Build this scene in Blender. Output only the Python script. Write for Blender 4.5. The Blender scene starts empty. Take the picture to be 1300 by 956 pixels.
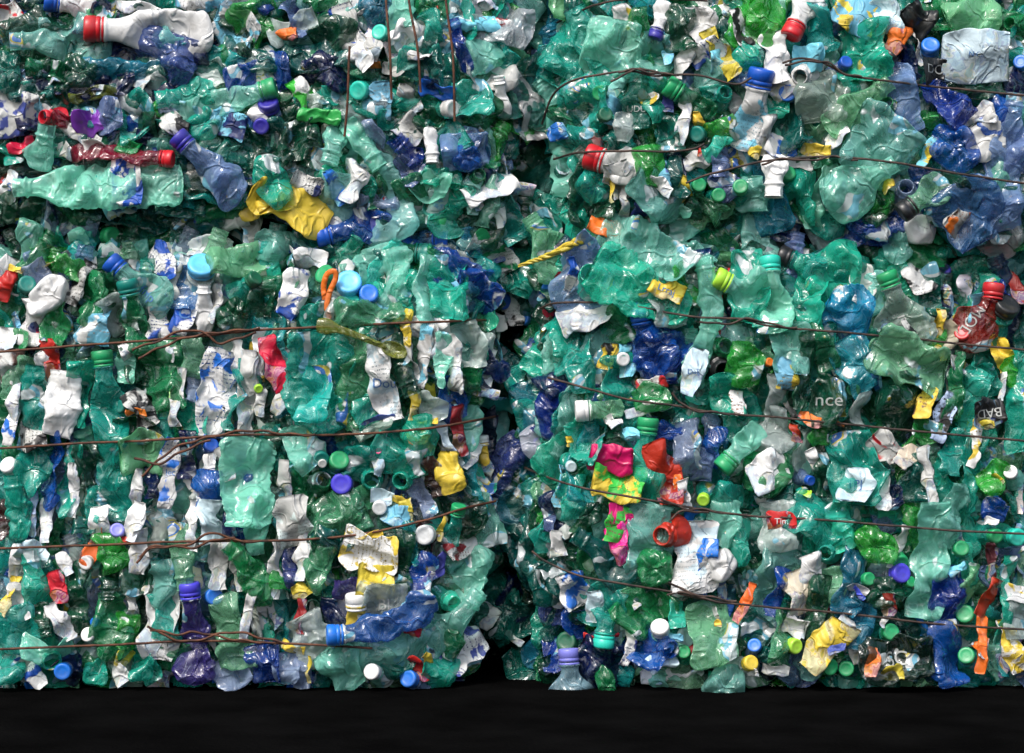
import bpy, math, numpy as np
from mathutils import Vector, Matrix
from mathutils.bvhtree import BVHTree

# ---------------------------------------------------------------- camera, light, exposure
S = 0.001                # one photo pixel on the bale faces is one millimetre
CAM_D = 3000.0           # camera distance from the bale faces, mm
GROUND_PY = 874.0        # photo row where the bales meet the ground
scene = bpy.context.scene
cam_data = bpy.data.cameras.new('camera')
cam = bpy.data.objects.new('camera', cam_data)
scene.collection.objects.link(cam)
cam.location = (0, -CAM_D * S, (GROUND_PY - 478) * S)
cam.rotation_euler = (math.radians(90), 0, 0)
cam_data.sensor_width = 36
cam_data.lens = 36 * CAM_D / 1300.0
cam_data.clip_start = 0.05
cam_data.clip_end = 500
scene.camera = cam

SUN_EL, SUN_AZ = math.radians(50), math.radians(-28)   # azimuth measured from behind the camera, to the left
sx, sy, sz = math.sin(SUN_AZ) * math.cos(SUN_EL), -math.cos(SUN_AZ) * math.cos(SUN_EL), math.sin(SUN_EL)
w = bpy.data.worlds.new('World')
scene.world = w
w.use_nodes = True
nt = w.node_tree
nt.nodes.clear()
sky = nt.nodes.new('ShaderNodeTexSky')
sky.sky_type = 'NISHITA'
sky.sun_disc = False
sky.sun_elevation = SUN_EL
sky.sun_rotation = math.atan2(sx, sy)
sky.air_density = 1.0
sky.dust_density = 4.0
sky.ozone_density = 1.0
bg = nt.nodes.new('ShaderNodeBackground')
bg.inputs[1].default_value = 0.115
out = nt.nodes.new('ShaderNodeOutputWorld')
nt.links.new(sky.outputs[0], bg.inputs[0])
nt.links.new(bg.outputs[0], out.inputs[0])
sd = bpy.data.lights.new('sun', 'SUN')
sd.energy = 1.5
sd.angle = math.radians(14)
sd.color = (1.0, 0.975, 0.94)
so = bpy.data.objects.new('sun', sd)
scene.collection.objects.link(so)
so.rotation_euler = Vector((sx, sy, sz)).to_track_quat('Z', 'Y').to_euler()
so.location = (sx * 5, sy * 5, sz * 5)
scene.view_settings.view_transform = 'Standard'
scene.view_settings.look = 'None'
scene.view_settings.exposure = 1.0
scene.view_settings.gamma = 1
scene.render.engine = 'CYCLES'
scene.cycles.max_bounces = 6
scene.cycles.diffuse_bounces = 3
scene.cycles.glossy_bounces = 2
scene.cycles.transmission_bounces = 4
scene.cycles.transparent_max_bounces = 7
scene.cycles.use_denoising = True

C = scene.collection
rng = np.random.default_rng(7)

# ---------------------------------------------------------------- colours (base colours of the plastics)
COL = dict(
    t=(.018, .50, .38), tp=(.28, .74, .62), td=(.005, .17, .14), tc=(.02, .50, .48), tm=(.06, .72, .54), gt=(.07, .32, .17),
    g=(.015, .30, .11), gl=(.24, .60, .36), gd=(.006, .10, .05), gb=(.04, .46, .07), gc=(.44, .58, .50),
    gdk=(.012, .05, .03), ol=(.20, .24, .03),
    b=(.006, .075, .42), bo=(.010, .15, .60), bn=(.004, .018, .11), bnb=(.006, .04, .26), bl=(.22, .34, .62), bld=(.06, .17, .42), clb=(.25, .42, .52),
    cb=(.03, .22, .60), cbt=(.02, .25, .38), cyb=(.01, .40, .66), cyt=(.02, .33, .42), cy=(.17, .50, .66), cyc=(.10, .48, .82), lb=(.52, .66, .72),
    lv=(.30, .38, .56), lvb=(.17, .18, .58), ind=(.06, .05, .28), ib=(.06, .05, .55), nb=(.03, .025, .30), pu=(.045, .07, .30), vi=(.18, .04, .42),
    w=(.72, .73, .72), gy=(.53, .54, .52), fd=(.34, .36, .35), bg=(.55, .49, .38), cl=(.60, .70, .68), k=(.012, .014, .016),
    r=(.50, .012, .02), rc=(.42, .01, .02), rd=(.24, .012, .02), pk=(.70, .01, .19), mg=(.30, .02, .12), mr=(.07, .012, .02),
    o=(.72, .17, .02), y=(.66, .50, .05), lm=(.36, .68, .05), br=(.12, .06, .05), wg=(.62, .65, .66))
COLNAME = dict(
    t='teal', tp='pale mint', td='dark teal', tc='teal', tm='bright mint', gt='olive-tinged green',
    g='green', gl='light green', gd='dark green', gb='bright green', gc='clear greenish', gdk='blackish green', ol='olive',
    b='royal blue', bo='bright blue', bn='navy', bnb='deep blue', bl='clear light blue', bld='clear blue', clb='clear bluish',
    cb='sky blue', cbt='petrol blue', cyb='vivid cyan', cyt='cyan', cy='pale cyan', cyc='light blue', lb='pale blue',
    lv='lavender', lvb='lavender blue', ind='indigo', ib='violet blue', nb='navy blue', pu='purplish blue', vi='violet',
    w='white', gy='dirty white', bg='beige', cl='clear', k='black', r='red', rc='clear red', rd='dark red', pk='magenta', mg='plum',
    mr='maroon', o='orange', y='yellow', lm='lime', br='brown', wg='greyish white')
OPAQUE = set('w gy bg k r pk o y lm wg lb cy vi cyc'.split())

# ---------------------------------------------------------------- materials
def N(nt, t, **kw):
    n = nt.nodes.new(t)
    for k_, v in kw.items():
        setattr(n, k_, v)
    return n

def ramp(nt, src, a, b, ca=(0, 0, 0, 1), cb=(1, 1, 1, 1)):
    r = N(nt, 'ShaderNodeValToRGB')
    r.color_ramp.elements[0].position = a
    r.color_ramp.elements[1].position = b
    r.color_ramp.elements[0].color = ca
    r.color_ramp.elements[1].color = cb
    nt.links.new(src, r.inputs[0])
    return r.outputs[0]

def noise(nt, vec, scale, detail=2.0, dist=0.0, rough=0.5):
    n = N(nt, 'ShaderNodeTexNoise')
    n.inputs['Scale'].default_value = scale
    n.inputs['Detail'].default_value = detail
    n.inputs['Distortion'].default_value = dist
    n.inputs['Roughness'].default_value = rough
    nt.links.new(vec, n.inputs['Vector'])
    return n.outputs[0]

def mixc(nt, fac, a, b, mode='MIX'):
    m = N(nt, 'ShaderNodeMix', data_type='RGBA', blend_type=mode)
    for sock, v in ((m.inputs[0], fac), (m.inputs[6], a), (m.inputs[7], b)):
        if isinstance(v, (int, float)):
            sock.default_value = v
        elif isinstance(v, tuple):
            sock.default_value = v + (1,) if len(v) == 3 else v
        else:
            nt.links.new(v, sock)
    return m.outputs[2]

def web(nt, vec, scale, width):
    """thin irregular crease lines, 0 in a crease and 1 on the flats"""
    n = noise(nt, vec, scale, 1.5, .8, .5)
    a = N(nt, 'ShaderNodeMath', operation='SUBTRACT')
    nt.links.new(n, a.inputs[0])
    a.inputs[1].default_value = .5
    b = N(nt, 'ShaderNodeMath', operation='ABSOLUTE')
    nt.links.new(a.outputs[0], b.inputs[0])
    m = N(nt, 'ShaderNodeMapRange', interpolation_type='SMOOTHSTEP')
    nt.links.new(b.outputs[0], m.inputs[0])
    m.inputs[1].default_value = 0
    m.inputs[2].default_value = width
    return m.outputs[0]

def crinkle(nt, vec, strength, scale=70):
    """bump of crumpled film: crease lines of two sizes over gentle unevenness"""
    w1 = web(nt, vec, scale * .55, .07)
    w2 = web(nt, vec, scale * 1.5, .10)
    n = noise(nt, vec, scale * .6, 2.0, .3)
    def mad(x, k, y):
        ad = N(nt, 'ShaderNodeMath', operation='MULTIPLY_ADD')
        nt.links.new(x, ad.inputs[0])
        ad.inputs[1].default_value = k
        if isinstance(y, float):
            ad.inputs[2].default_value = y
        else:
            nt.links.new(y, ad.inputs[2])
        return ad.outputs[0]
    h = mad(w1, -.34, mad(w2, -.03, mad(n, .7, 0.0)))
    b = N(nt, 'ShaderNodeBump')
    b.inputs['Strength'].default_value = strength
    b.inputs['Distance'].default_value = .35 / scale
    nt.links.new(h, b.inputs['Height'])
    return b.outputs[0]

MATS = {}
def base_socket(nt, col, vary=True):
    if col == 'attr':
        a = N(nt, 'ShaderNodeAttribute', attribute_name='Col')
        return a.outputs['Color'], a.outputs['Alpha']
    r = N(nt, 'ShaderNodeRGB')
    r.outputs[0].default_value = COL[col] + (1,)
    if not vary:
        return r.outputs[0], None
    oi = N(nt, 'ShaderNodeObjectInfo')
    h = N(nt, 'ShaderNodeHueSaturation')
    mr = N(nt, 'ShaderNodeMapRange')
    nt.links.new(oi.outputs['Random'], mr.inputs[0])
    mr.inputs[3].default_value = .487
    mr.inputs[4].default_value = .513
    nt.links.new(mr.outputs[0], h.inputs['Hue'])
    m2 = N(nt, 'ShaderNodeMapRange')
    nt.links.new(oi.outputs['Random'], m2.inputs[0])
    m2.inputs[3].default_value = 1.25
    m2.inputs[4].default_value = .8
    nt.links.new(m2.outputs[0], h.inputs['Value'])
    nt.links.new(r.outputs[0], h.inputs['Color'])
    return h.outputs[0], None

def pet(col, printed=True):
    """thin see-through bottle plastic: tinted film, milky scuffs, sharp gloss on creases"""
    key = ('pet', col, printed)
    if key in MATS:
        return MATS[key]
    m = bpy.data.materials.new('thin_plastic_' + (COLNAME.get(col, 'mixed').replace(' ', '_').replace('-', '_')))
    m.use_nodes = True
    nt = m.node_tree
    nt.nodes.clear()
    tc = N(nt, 'ShaderNodeTexCoord').outputs['Object']
    c, _ = base_socket(nt, col)
    line = ramp(nt, web(nt, tc, 42, .05), 0, 1, (1, 1, 1, 1), (0, 0, 0, 1))
    sn_ = ramp(nt, noise(nt, tc, 22, 3, .4, .6), .46, .70)
    sm_ = N(nt, 'ShaderNodeMath', operation='MULTIPLY')
    nt.links.new(line, sm_.inputs[0])
    nt.links.new(sn_, sm_.inputs[1])
    cl_ = ramp(nt, noise(nt, tc, 40, 4, .6, .65), .56, .85)
    mx_ = N(nt, 'ShaderNodeMath', operation='MAXIMUM')
    nt.links.new(sm_.outputs[0], mx_.inputs[0])
    nt.links.new(cl_, mx_.inputs[1])
    scuff = mx_.outputs[0]
    milky = mixc(nt, .38, c, (.60, .74, .70))
    body = mixc(nt, scuff, c, milky)
    grime = ramp(nt, noise(nt, tc, 23, 5, .3), .60, .80)
    gm = N(nt, 'ShaderNodeMath', operation='MULTIPLY')
    nt.links.new(grime, gm.inputs[0])
    gm.inputs[1].default_value = .28
    body = mixc(nt, gm.outputs[0], body, (.06, .055, .045))
    # remains of printed wrap: pale blue, yellow and white patches on some pieces
    oi2 = N(nt, 'ShaderNodeObjectInfo')
    cx2 = N(nt, 'ShaderNodeCombineXYZ')
    nt.links.new(oi2.outputs['Random'], cx2.inputs[1])
    of2 = N(nt, 'ShaderNodeVectorMath', operation='ADD')
    nt.links.new(tc, of2.inputs[0])
    nt.links.new(cx2.outputs[0], of2.inputs[1])
    pn = noise(nt, of2.outputs[0], 17, 2, .6, .5)
    pm = ramp(nt, pn, *((.635, .65) if printed else (.98, 1.0)))
    pc = N(nt, 'ShaderNodeValToRGB')
    pc.color_ramp.interpolation = 'CONSTANT'
    ee = pc.color_ramp.elements
    ee[0].color = (.62, .70, .72, 1)
    ee[1].position = .45
    ee[1].color = (.20, .52, .68, 1)
    for p_, c_ in ((.55, (.66, .70, .70, 1)), (.62, (.62, .52, .08, 1)), (.66, (.05, .16, .55, 1)), (.72, (.70, .72, .72, 1))):
        q_ = ee.new(p_)
        q_.color = c_
    nt.links.new(noise(nt, of2.outputs[0], 26, 1, .2), pc.inputs[0])
    body = mixc(nt, pm, body, pc.outputs[0])
    nrm = crinkle(nt, tc, .75, 44)
    pb = N(nt, 'ShaderNodeBsdfPrincipled')
    nt.links.new(body, pb.inputs['Base Color'])
    pb.inputs['Roughness'].default_value = .24
    pb.inputs['Specular IOR Level'].default_value = 1.0
    pb.inputs['Coat Weight'].default_value = 1.0
    pb.inputs['Coat IOR'].default_value = 1.6
    pb.inputs['Coat Roughness'].default_value = .13
    nt.links.new(nrm, pb.inputs['Normal'])
    nt.links.new(nrm, pb.inputs['Coat Normal'])
    tl = N(nt, 'ShaderNodeBsdfTranslucent')
    nt.links.new(c, tl.inputs[0])
    nt.links.new(nrm, tl.inputs['Normal'])
    m1 = N(nt, 'ShaderNodeMixShader')
    m1.inputs[0].default_value = .25
    nt.links.new(pb.outputs[0], m1.inputs[1])
    nt.links.new(tl.outputs[0], m1.inputs[2])
    tr = N(nt, 'ShaderNodeBsdfTransparent')
    tint = mixc(nt, .50, c, (1, 1, 1))
    nt.links.new(tint, tr.inputs[0])
    lw = N(nt, 'ShaderNodeLayerWeight')
    lw.inputs[0].default_value = .35
    nt.links.new(nrm, lw.inputs['Normal'])
    mr = N(nt, 'ShaderNodeMapRange')
    nt.links.new(lw.outputs['Facing'], mr.inputs[0])
    mr.inputs[3].default_value = .33
    mr.inputs[4].default_value = 1.0
    a1 = N(nt, 'ShaderNodeMath', operation='MULTIPLY_ADD', use_clamp=True)
    nt.links.new(scuff, a1.inputs[0])
    a1.inputs[1].default_value = .35
    nt.links.new(mr.outputs[0], a1.inputs[2])
    a2 = N(nt, 'ShaderNodeMath', operation='MAXIMUM')
    nt.links.new(a1.outputs[0], a2.inputs[0])
    a3 = N(nt, 'ShaderNodeMath', operation='MULTIPLY')
    nt.links.new(pm, a3.inputs[0])
    a3.inputs[1].default_value = .85
    nt.links.new(a3.outputs[0], a2.inputs[1])
    m2 = N(nt, 'ShaderNodeMixShader')
    nt.links.new(a2.outputs[0], m2.inputs[0])
    nt.links.new(tr.outputs[0], m2.inputs[1])
    nt.links.new(m1.outputs[0], m2.inputs[2])
    o = N(nt, 'ShaderNodeOutputMaterial')
    nt.links.new(m2.outputs[0], o.inputs[0])
    MATS[key] = m
    return m

def solid(col, kind='hard', pr=None):
    """opaque plastic or paper; pr = colour of the print left on it"""
    key = (kind, col, pr)
    if key in MATS:
        return MATS[key]
    m = bpy.data.materials.new(kind + '_' + (COLNAME.get(col, 'mixed').replace(' ', '_').replace('-', '_')) + ('_printed' if pr else ''))
    m.use_nodes = True
    nt = m.node_tree
    nt.nodes.clear()
    tc = N(nt, 'ShaderNodeTexCoord').outputs['Object']
    c, _ = base_socket(nt, col, vary=(kind != 'cap'))
    if pr is None and kind == 'paper':
        pm = ramp(nt, noise(nt, tc, 30, 3, .6), .52, .54)
        pc = N(nt, 'ShaderNodeValToRGB')
        pc.color_ramp.interpolation = 'CONSTANT'
        ee = pc.color_ramp.elements
        ee[0].color = (.10, .35, .62, 1)
        ee[1].position = .42
        ee[1].color = (.30, .58, .70, 1)
        for p_, c_ in ((.50, (.04, .09, .42, 1)), (.55, (.60, .66, .66, 1)), (.62, (.55, .46, .10, 1)), (.66, (.03, .25, .14, 1))):
            q_ = ee.new(p_)
            q_.color = c_
        nt.links.new(noise(nt, tc, 75, 2, .3), pc.inputs[0])
        f_ = N(nt, 'ShaderNodeMath', operation='MULTIPLY')
        nt.links.new(pm, f_.inputs[0])
        f_.inputs[1].default_value = .75 if col == 'attr' else .35
        c = mixc(nt, f_.outputs[0], c, pc.outputs[0])
    if pr:
        uv = N(nt, 'ShaderNodeUVMap', uv_map='UVMap').outputs[0]
        # torn printed areas
        oi = N(nt, 'ShaderNodeObjectInfo')
        off = N(nt, 'ShaderNodeVectorMath', operation='ADD')
        nt.links.new(tc, off.inputs[0])
        cx = N(nt, 'ShaderNodeCombineXYZ')
        nt.links.new(oi.outputs['Random'], cx.inputs[1])
        nt.links.new(cx.outputs[0], off.inputs[1])
        patch = ramp(nt, noise(nt, off.outputs[0], 38, 3, .5), .52, .56)
        c = mixc(nt, patch, c, COL[pr])
        # rows of small print
        sp = N(nt, 'ShaderNodeSeparateXYZ')
        nt.links.new(uv, sp.inputs[0])
        wv = N(nt, 'ShaderNodeMath', operation='MULTIPLY')
        nt.links.new(sp.outputs[1], wv.inputs[0])
        wv.inputs[1].default_value = 1.3
        sn = N(nt, 'ShaderNodeMath', operation='SINE')
        nt.links.new(wv.outputs[0], sn.inputs[0])
        rows = ramp(nt, sn.outputs[0], .35, .6)
        mp = N(nt, 'ShaderNodeMapping')
        mp.inputs['Scale'].default_value = (.9, .22, 1)
        nt.links.new(uv, mp.inputs[0])
        wd = ramp(nt, noise(nt, mp.outputs[0], 1.0, 1), .50, .56)
        ar = ramp(nt, noise(nt, off.outputs[0], 25, 1), .50, .54)
        mm = N(nt, 'ShaderNodeMath', operation='MULTIPLY')
        nt.links.new(rows, mm.inputs[0])
        nt.links.new(wd, mm.inputs[1])
        m3 = N(nt, 'ShaderNodeMath', operation='MULTIPLY')
        nt.links.new(mm.outputs[0], m3.inputs[0])
        nt.links.new(ar, m3.inputs[1])
        ink = tuple(.35 * v for v in COL[pr])
        c = mixc(nt, m3.outputs[0], c, ink)
    grime = ramp(nt, noise(nt, tc, 30, 6, .4, .65), .48, .82)
    gm = N(nt, 'ShaderNodeMath', operation='MULTIPLY')
    nt.links.new(grime, gm.inputs[0])
    gm.inputs[1].default_value = {'cap': .55, 'hard': .55, 'paper': .6}[kind]
    c = mixc(nt, gm.outputs[0], c, (.10, .09, .07))
    pb = N(nt, 'ShaderNodeBsdfPrincipled')
    nt.links.new(c, pb.inputs['Base Color'])
    pb.inputs['Roughness'].default_value = {'cap': .38, 'hard': .36, 'paper': .5}[kind]
    pb.inputs['Specular IOR Level'].default_value = .5
    if kind == 'cap':
        pb.inputs['Subsurface Weight'].default_value = .0
        bmp = N(nt, 'ShaderNodeBump')
        bmp.inputs['Strength'].default_value = .15
        bmp.inputs['Distance'].default_value = .001
        nt.links.new(noise(nt, tc, 260, 2), bmp.inputs['Height'])
        nt.links.new(bmp.outputs[0], pb.inputs['Normal'])
    else:
        nt.links.new(crinkle(nt, tc, .7 if kind == 'paper' else .55, 60 if kind == 'paper' else 48), pb.inputs['Normal'])
    o = N(nt, 'ShaderNodeOutputMaterial')
    sh = pb.outputs[0]
    if kind != 'cap':
        tl = N(nt, 'ShaderNodeBsdfTranslucent')
        nt.links.new(c, tl.inputs[0])
        mx = N(nt, 'ShaderNodeMixShader')
        mx.inputs[0].default_value = .12
        nt.links.new(sh, mx.inputs[1])
        nt.links.new(tl.outputs[0], mx.inputs[2])
        sh = mx.outputs[0]
    nt.links.new(sh, o.inputs[0])
    MATS[key] = m
    return m

def wire_mat(name, ca, cb):
    m = bpy.data.materials.new(name)
    m.use_nodes = True
    nt = m.node_tree
    pb = nt.nodes['Principled BSDF']
    tc = N(nt, 'ShaderNodeTexCoord').outputs['Object']
    c = mixc(nt, ramp(nt, noise(nt, tc, 90, 4), .4, .62), ca, cb)
    nt.links.new(c, pb.inputs['Base Color'])
    pb.inputs['Roughness'].default_value = .65
    pb.inputs['Metallic'].default_value = .35
    b = N(nt, 'ShaderNodeBump')
    b.inputs['Strength'].default_value = .6
    b.inputs['Distance'].default_value = .0008
    nt.links.new(noise(nt, tc, 600, 3), b.inputs['Height'])
    nt.links.new(b.outputs[0], pb.inputs['Normal'])
    return m

# ---------------------------------------------------------------- bale shape
BALES = {  # x0, x1, y0, y1 of the front face in photo pixels, edge radius
    'ul': (-160, 655, -190, 296, 46), 'ur': (688, 1460, -190, 302, 46),
    'll': (-160, 630, 318, 880, 28), 'lr': (674, 1460, 300, 880, 36)}
DEPTH = 620
def bale_of(px, py):
    if px < 662:
        return 'ul' if py < 312 else 'll'
    return 'ur' if py < 300 + max(0, (px - 1000)) * .12 else 'lr'

def surf(px, py):
    """height of the bale face (mm towards the camera) at a photo point"""
    best = -300.0
    for kx, (x0, x1, y0, y1, R) in BALES.items():
        if kx in ('ur', 'lr'):                 # left flank of the right bales leans away
            R_l = 105
        else:
            R_l = R
        yt = y0 + (max(0, px - 900) * .13 if kx == 'lr' else 0)      # the right stack sags a little to the right
        yb = y1 + (max(0, px - 900) * .07 if kx == 'ur' else 0)
        xr = x1 - (max(0, py - 560) * .16 + 13 * math.sin(py * .037) if kx in ('ll', 'ul') and x1 < 700 else 0)
        R_r = 92 if kx == 'll' else R
        xl = x0 + (max(0, py - 190) * .5 if kx == 'ur' else (max(0, py - 600) * .07 if kx == 'lr' else 0))
        m = min((px - xl - 12 * math.sin(py * .033 + 1)) / R_l, (xr - px) / R_r, (py - yt) / R, (yb - py) / (R * 1.2) if y1 < 700 else 9)
        if m <= 0:
            d = -300.0
        elif m >= 1:
            d = 10.0 if kx in ('ul', 'ur') else 0.0
        else:
            d = -(230 if (y1 < 700 and (yb - py) / (R * 1.2) == m) else 100) * (1 - math.sqrt(max(0, 1 - (1 - m) ** 2)))
            if kx in ('ul', 'ur'):
                d += 10 * m
        best = max(best, d)
    # slow bulges of the pressed faces
    best += 10 * math.sin(px * .013 + 1.3) * math.sin(py * .017 + .4)
    return best

def surf_h(px, py):
    """where a piece one can tell apart rests: those at the seams stick out of them"""
    s_ = surf(px, py)
    return max(s_, -110) if 600 < px < 730 else max(s_, -42)

def world(px, py, d):
    """photo point lying d mm in front of the face plane -> metres"""
    k = (CAM_D - d) / CAM_D
    return Vector(((px - 650) * k * S, -d * S, (GROUND_PY - 478) * S - (py - 478) * k * S))

# ---------------------------------------------------------------- mesh helpers (local units: mm, x right, y down, d to the viewer)
def tri(x):
    return np.abs((x % 1.0) - .5) * 4 - 1

def crumple(P, r, amp, lam):
    """straight folds across the piece: nearly flat facets that meet in sharp creases"""
    ext = np.ptp(P[:, :2], axis=0) + 1
    nf = int(np.clip(5 + ext[0] * ext[1] / (lam * lam) * 1.6, 7, 30))
    cen = P.mean(0)
    out = np.zeros(len(P))
    for i in range(nf):
        a = r.uniform(0, math.pi)
        dirv = np.array([math.cos(a), math.sin(a), r.uniform(-.4, .4)])
        q0 = cen + np.array([r.uniform(-.5, .5) * ext[0], r.uniform(-.5, .5) * ext[1], 0])
        t = (P - q0) @ dirv
        # the crease line wobbles and dies out along its length
        u = (P - q0) @ np.array([-dirv[1], dirv[0], 0])
        t = t + .12 * np.abs(u)
        c = lam * r.uniform(.25, .8)
        fade = np.clip(1.4 - np.abs(u) / (lam * r.uniform(1.0, 2.6)), 0, 1)
        out += r.choice([-1, 1]) * r.uniform(.35, 1.0) * (np.minimum(np.abs(t), c) - c) * fade
    out -= out.mean()
    return out * amp * .20

def grid_faces(nu, nv, close_v=True):
    i = np.arange(nu - 1)[:, None]
    j = np.arange(nv if close_v else nv - 1)[None, :]
    j2 = (j + 1) % nv
    f = np.stack([i * nv + j, i * nv + j2, (i + 1) * nv + j2, (i + 1) * nv + j], -1).reshape(-1, 4)
    return f

def to_world_local(P):
    """mm local (x right, y down, d forward) -> metres (X, Y, Z)"""
    Q = np.empty_like(P)
    Q[:, 0] = P[:, 0] * S
    Q[:, 1] = -P[:, 2] * S
    Q[:, 2] = -P[:, 1] * S
    return Q

def new_mesh(name, P, F, mat, parent=None, uv=None, smooth=True, col=None, convert=True):
    V = to_world_local(np.asarray(P, float)) if convert else np.asarray(P, float)
    F = np.asarray(F, dtype=np.int32)
    me = bpy.data.meshes.new(name)
    n = len(F)
    k = F.shape[1]
    me.vertices.add(len(V))
    me.vertices.foreach_set('co', V.ravel())
    me.loops.add(n * k)
    me.loops.foreach_set('vertex_index', F.ravel())
    me.polygons.add(n)
    me.polygons.foreach_set('loop_start', np.arange(0, n * k, k, dtype=np.int32))
    me.polygons.foreach_set('use_smooth', np.full(n, smooth))
    if uv is not None:
        ul = me.uv_layers.new(name='UVMap')
        ul.data.foreach_set('uv', np.asarray(uv)[F.ravel()].ravel())
    if col is not None:
        ca = me.color_attributes.new('Col', 'FLOAT_COLOR', 'POINT')
        ca.data.foreach_set('color', col.ravel())
    me.update(calc_edges=True)
    me.validate()
    me.materials.append(mat)
    o = bpy.data.objects.new(name, me)
    C.objects.link(o)
    if parent is not None:
        o.parent = parent
    return o

def empty(name, loc):
    o = bpy.data.objects.new(name, None)
    o.empty_display_size = .02
    C.objects.link(o)
    o.location = loc
    return o

def tube_mesh(pts, rad, seg=7, closed=False):
    pts = np.asarray(pts, float)
    n = len(pts)
    T = np.gradient(pts, axis=0)
    T /= np.linalg.norm(T, axis=1)[:, None] + 1e-9
    up = np.array([.13, .21, 1.0])
    A = np.cross(T, up)
    A /= np.linalg.norm(A, axis=1)[:, None] + 1e-9
    B = np.cross(T, A)
    th = np.linspace(0, 2 * math.pi, seg, endpoint=False)
    rad = np.broadcast_to(np.asarray(rad, float), (n,))
    V = pts[:, None, :] + rad[:, None, None] * (np.cos(th)[None, :, None] * A[:, None] + np.sin(th)[None, :, None] * B[:, None])
    return V.reshape(-1, 3), grid_faces(n, seg)

def smooth_path(pts, step=6.0):
    pts = np.asarray(pts, float)
    P = np.vstack([2 * pts[0] - pts[1], pts, 2 * pts[-1] - pts[-2]])
    out = []
    for i in range(1, len(P) - 2):
        n = max(2, int(np.linalg.norm(P[i + 1] - P[i]) / step))
        for t in np.linspace(0, 1, n, endpoint=False):
            a, b, c, d = P[i - 1], P[i], P[i + 1], P[i + 2]
            out.append(.5 * ((2 * b) + (c - a) * t + (2 * a - 5 * b + 4 * c - d) * t * t + (3 * b - a - 3 * c + d) * t ** 3))
    out.append(P[-2])
    return np.array(out)

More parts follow.
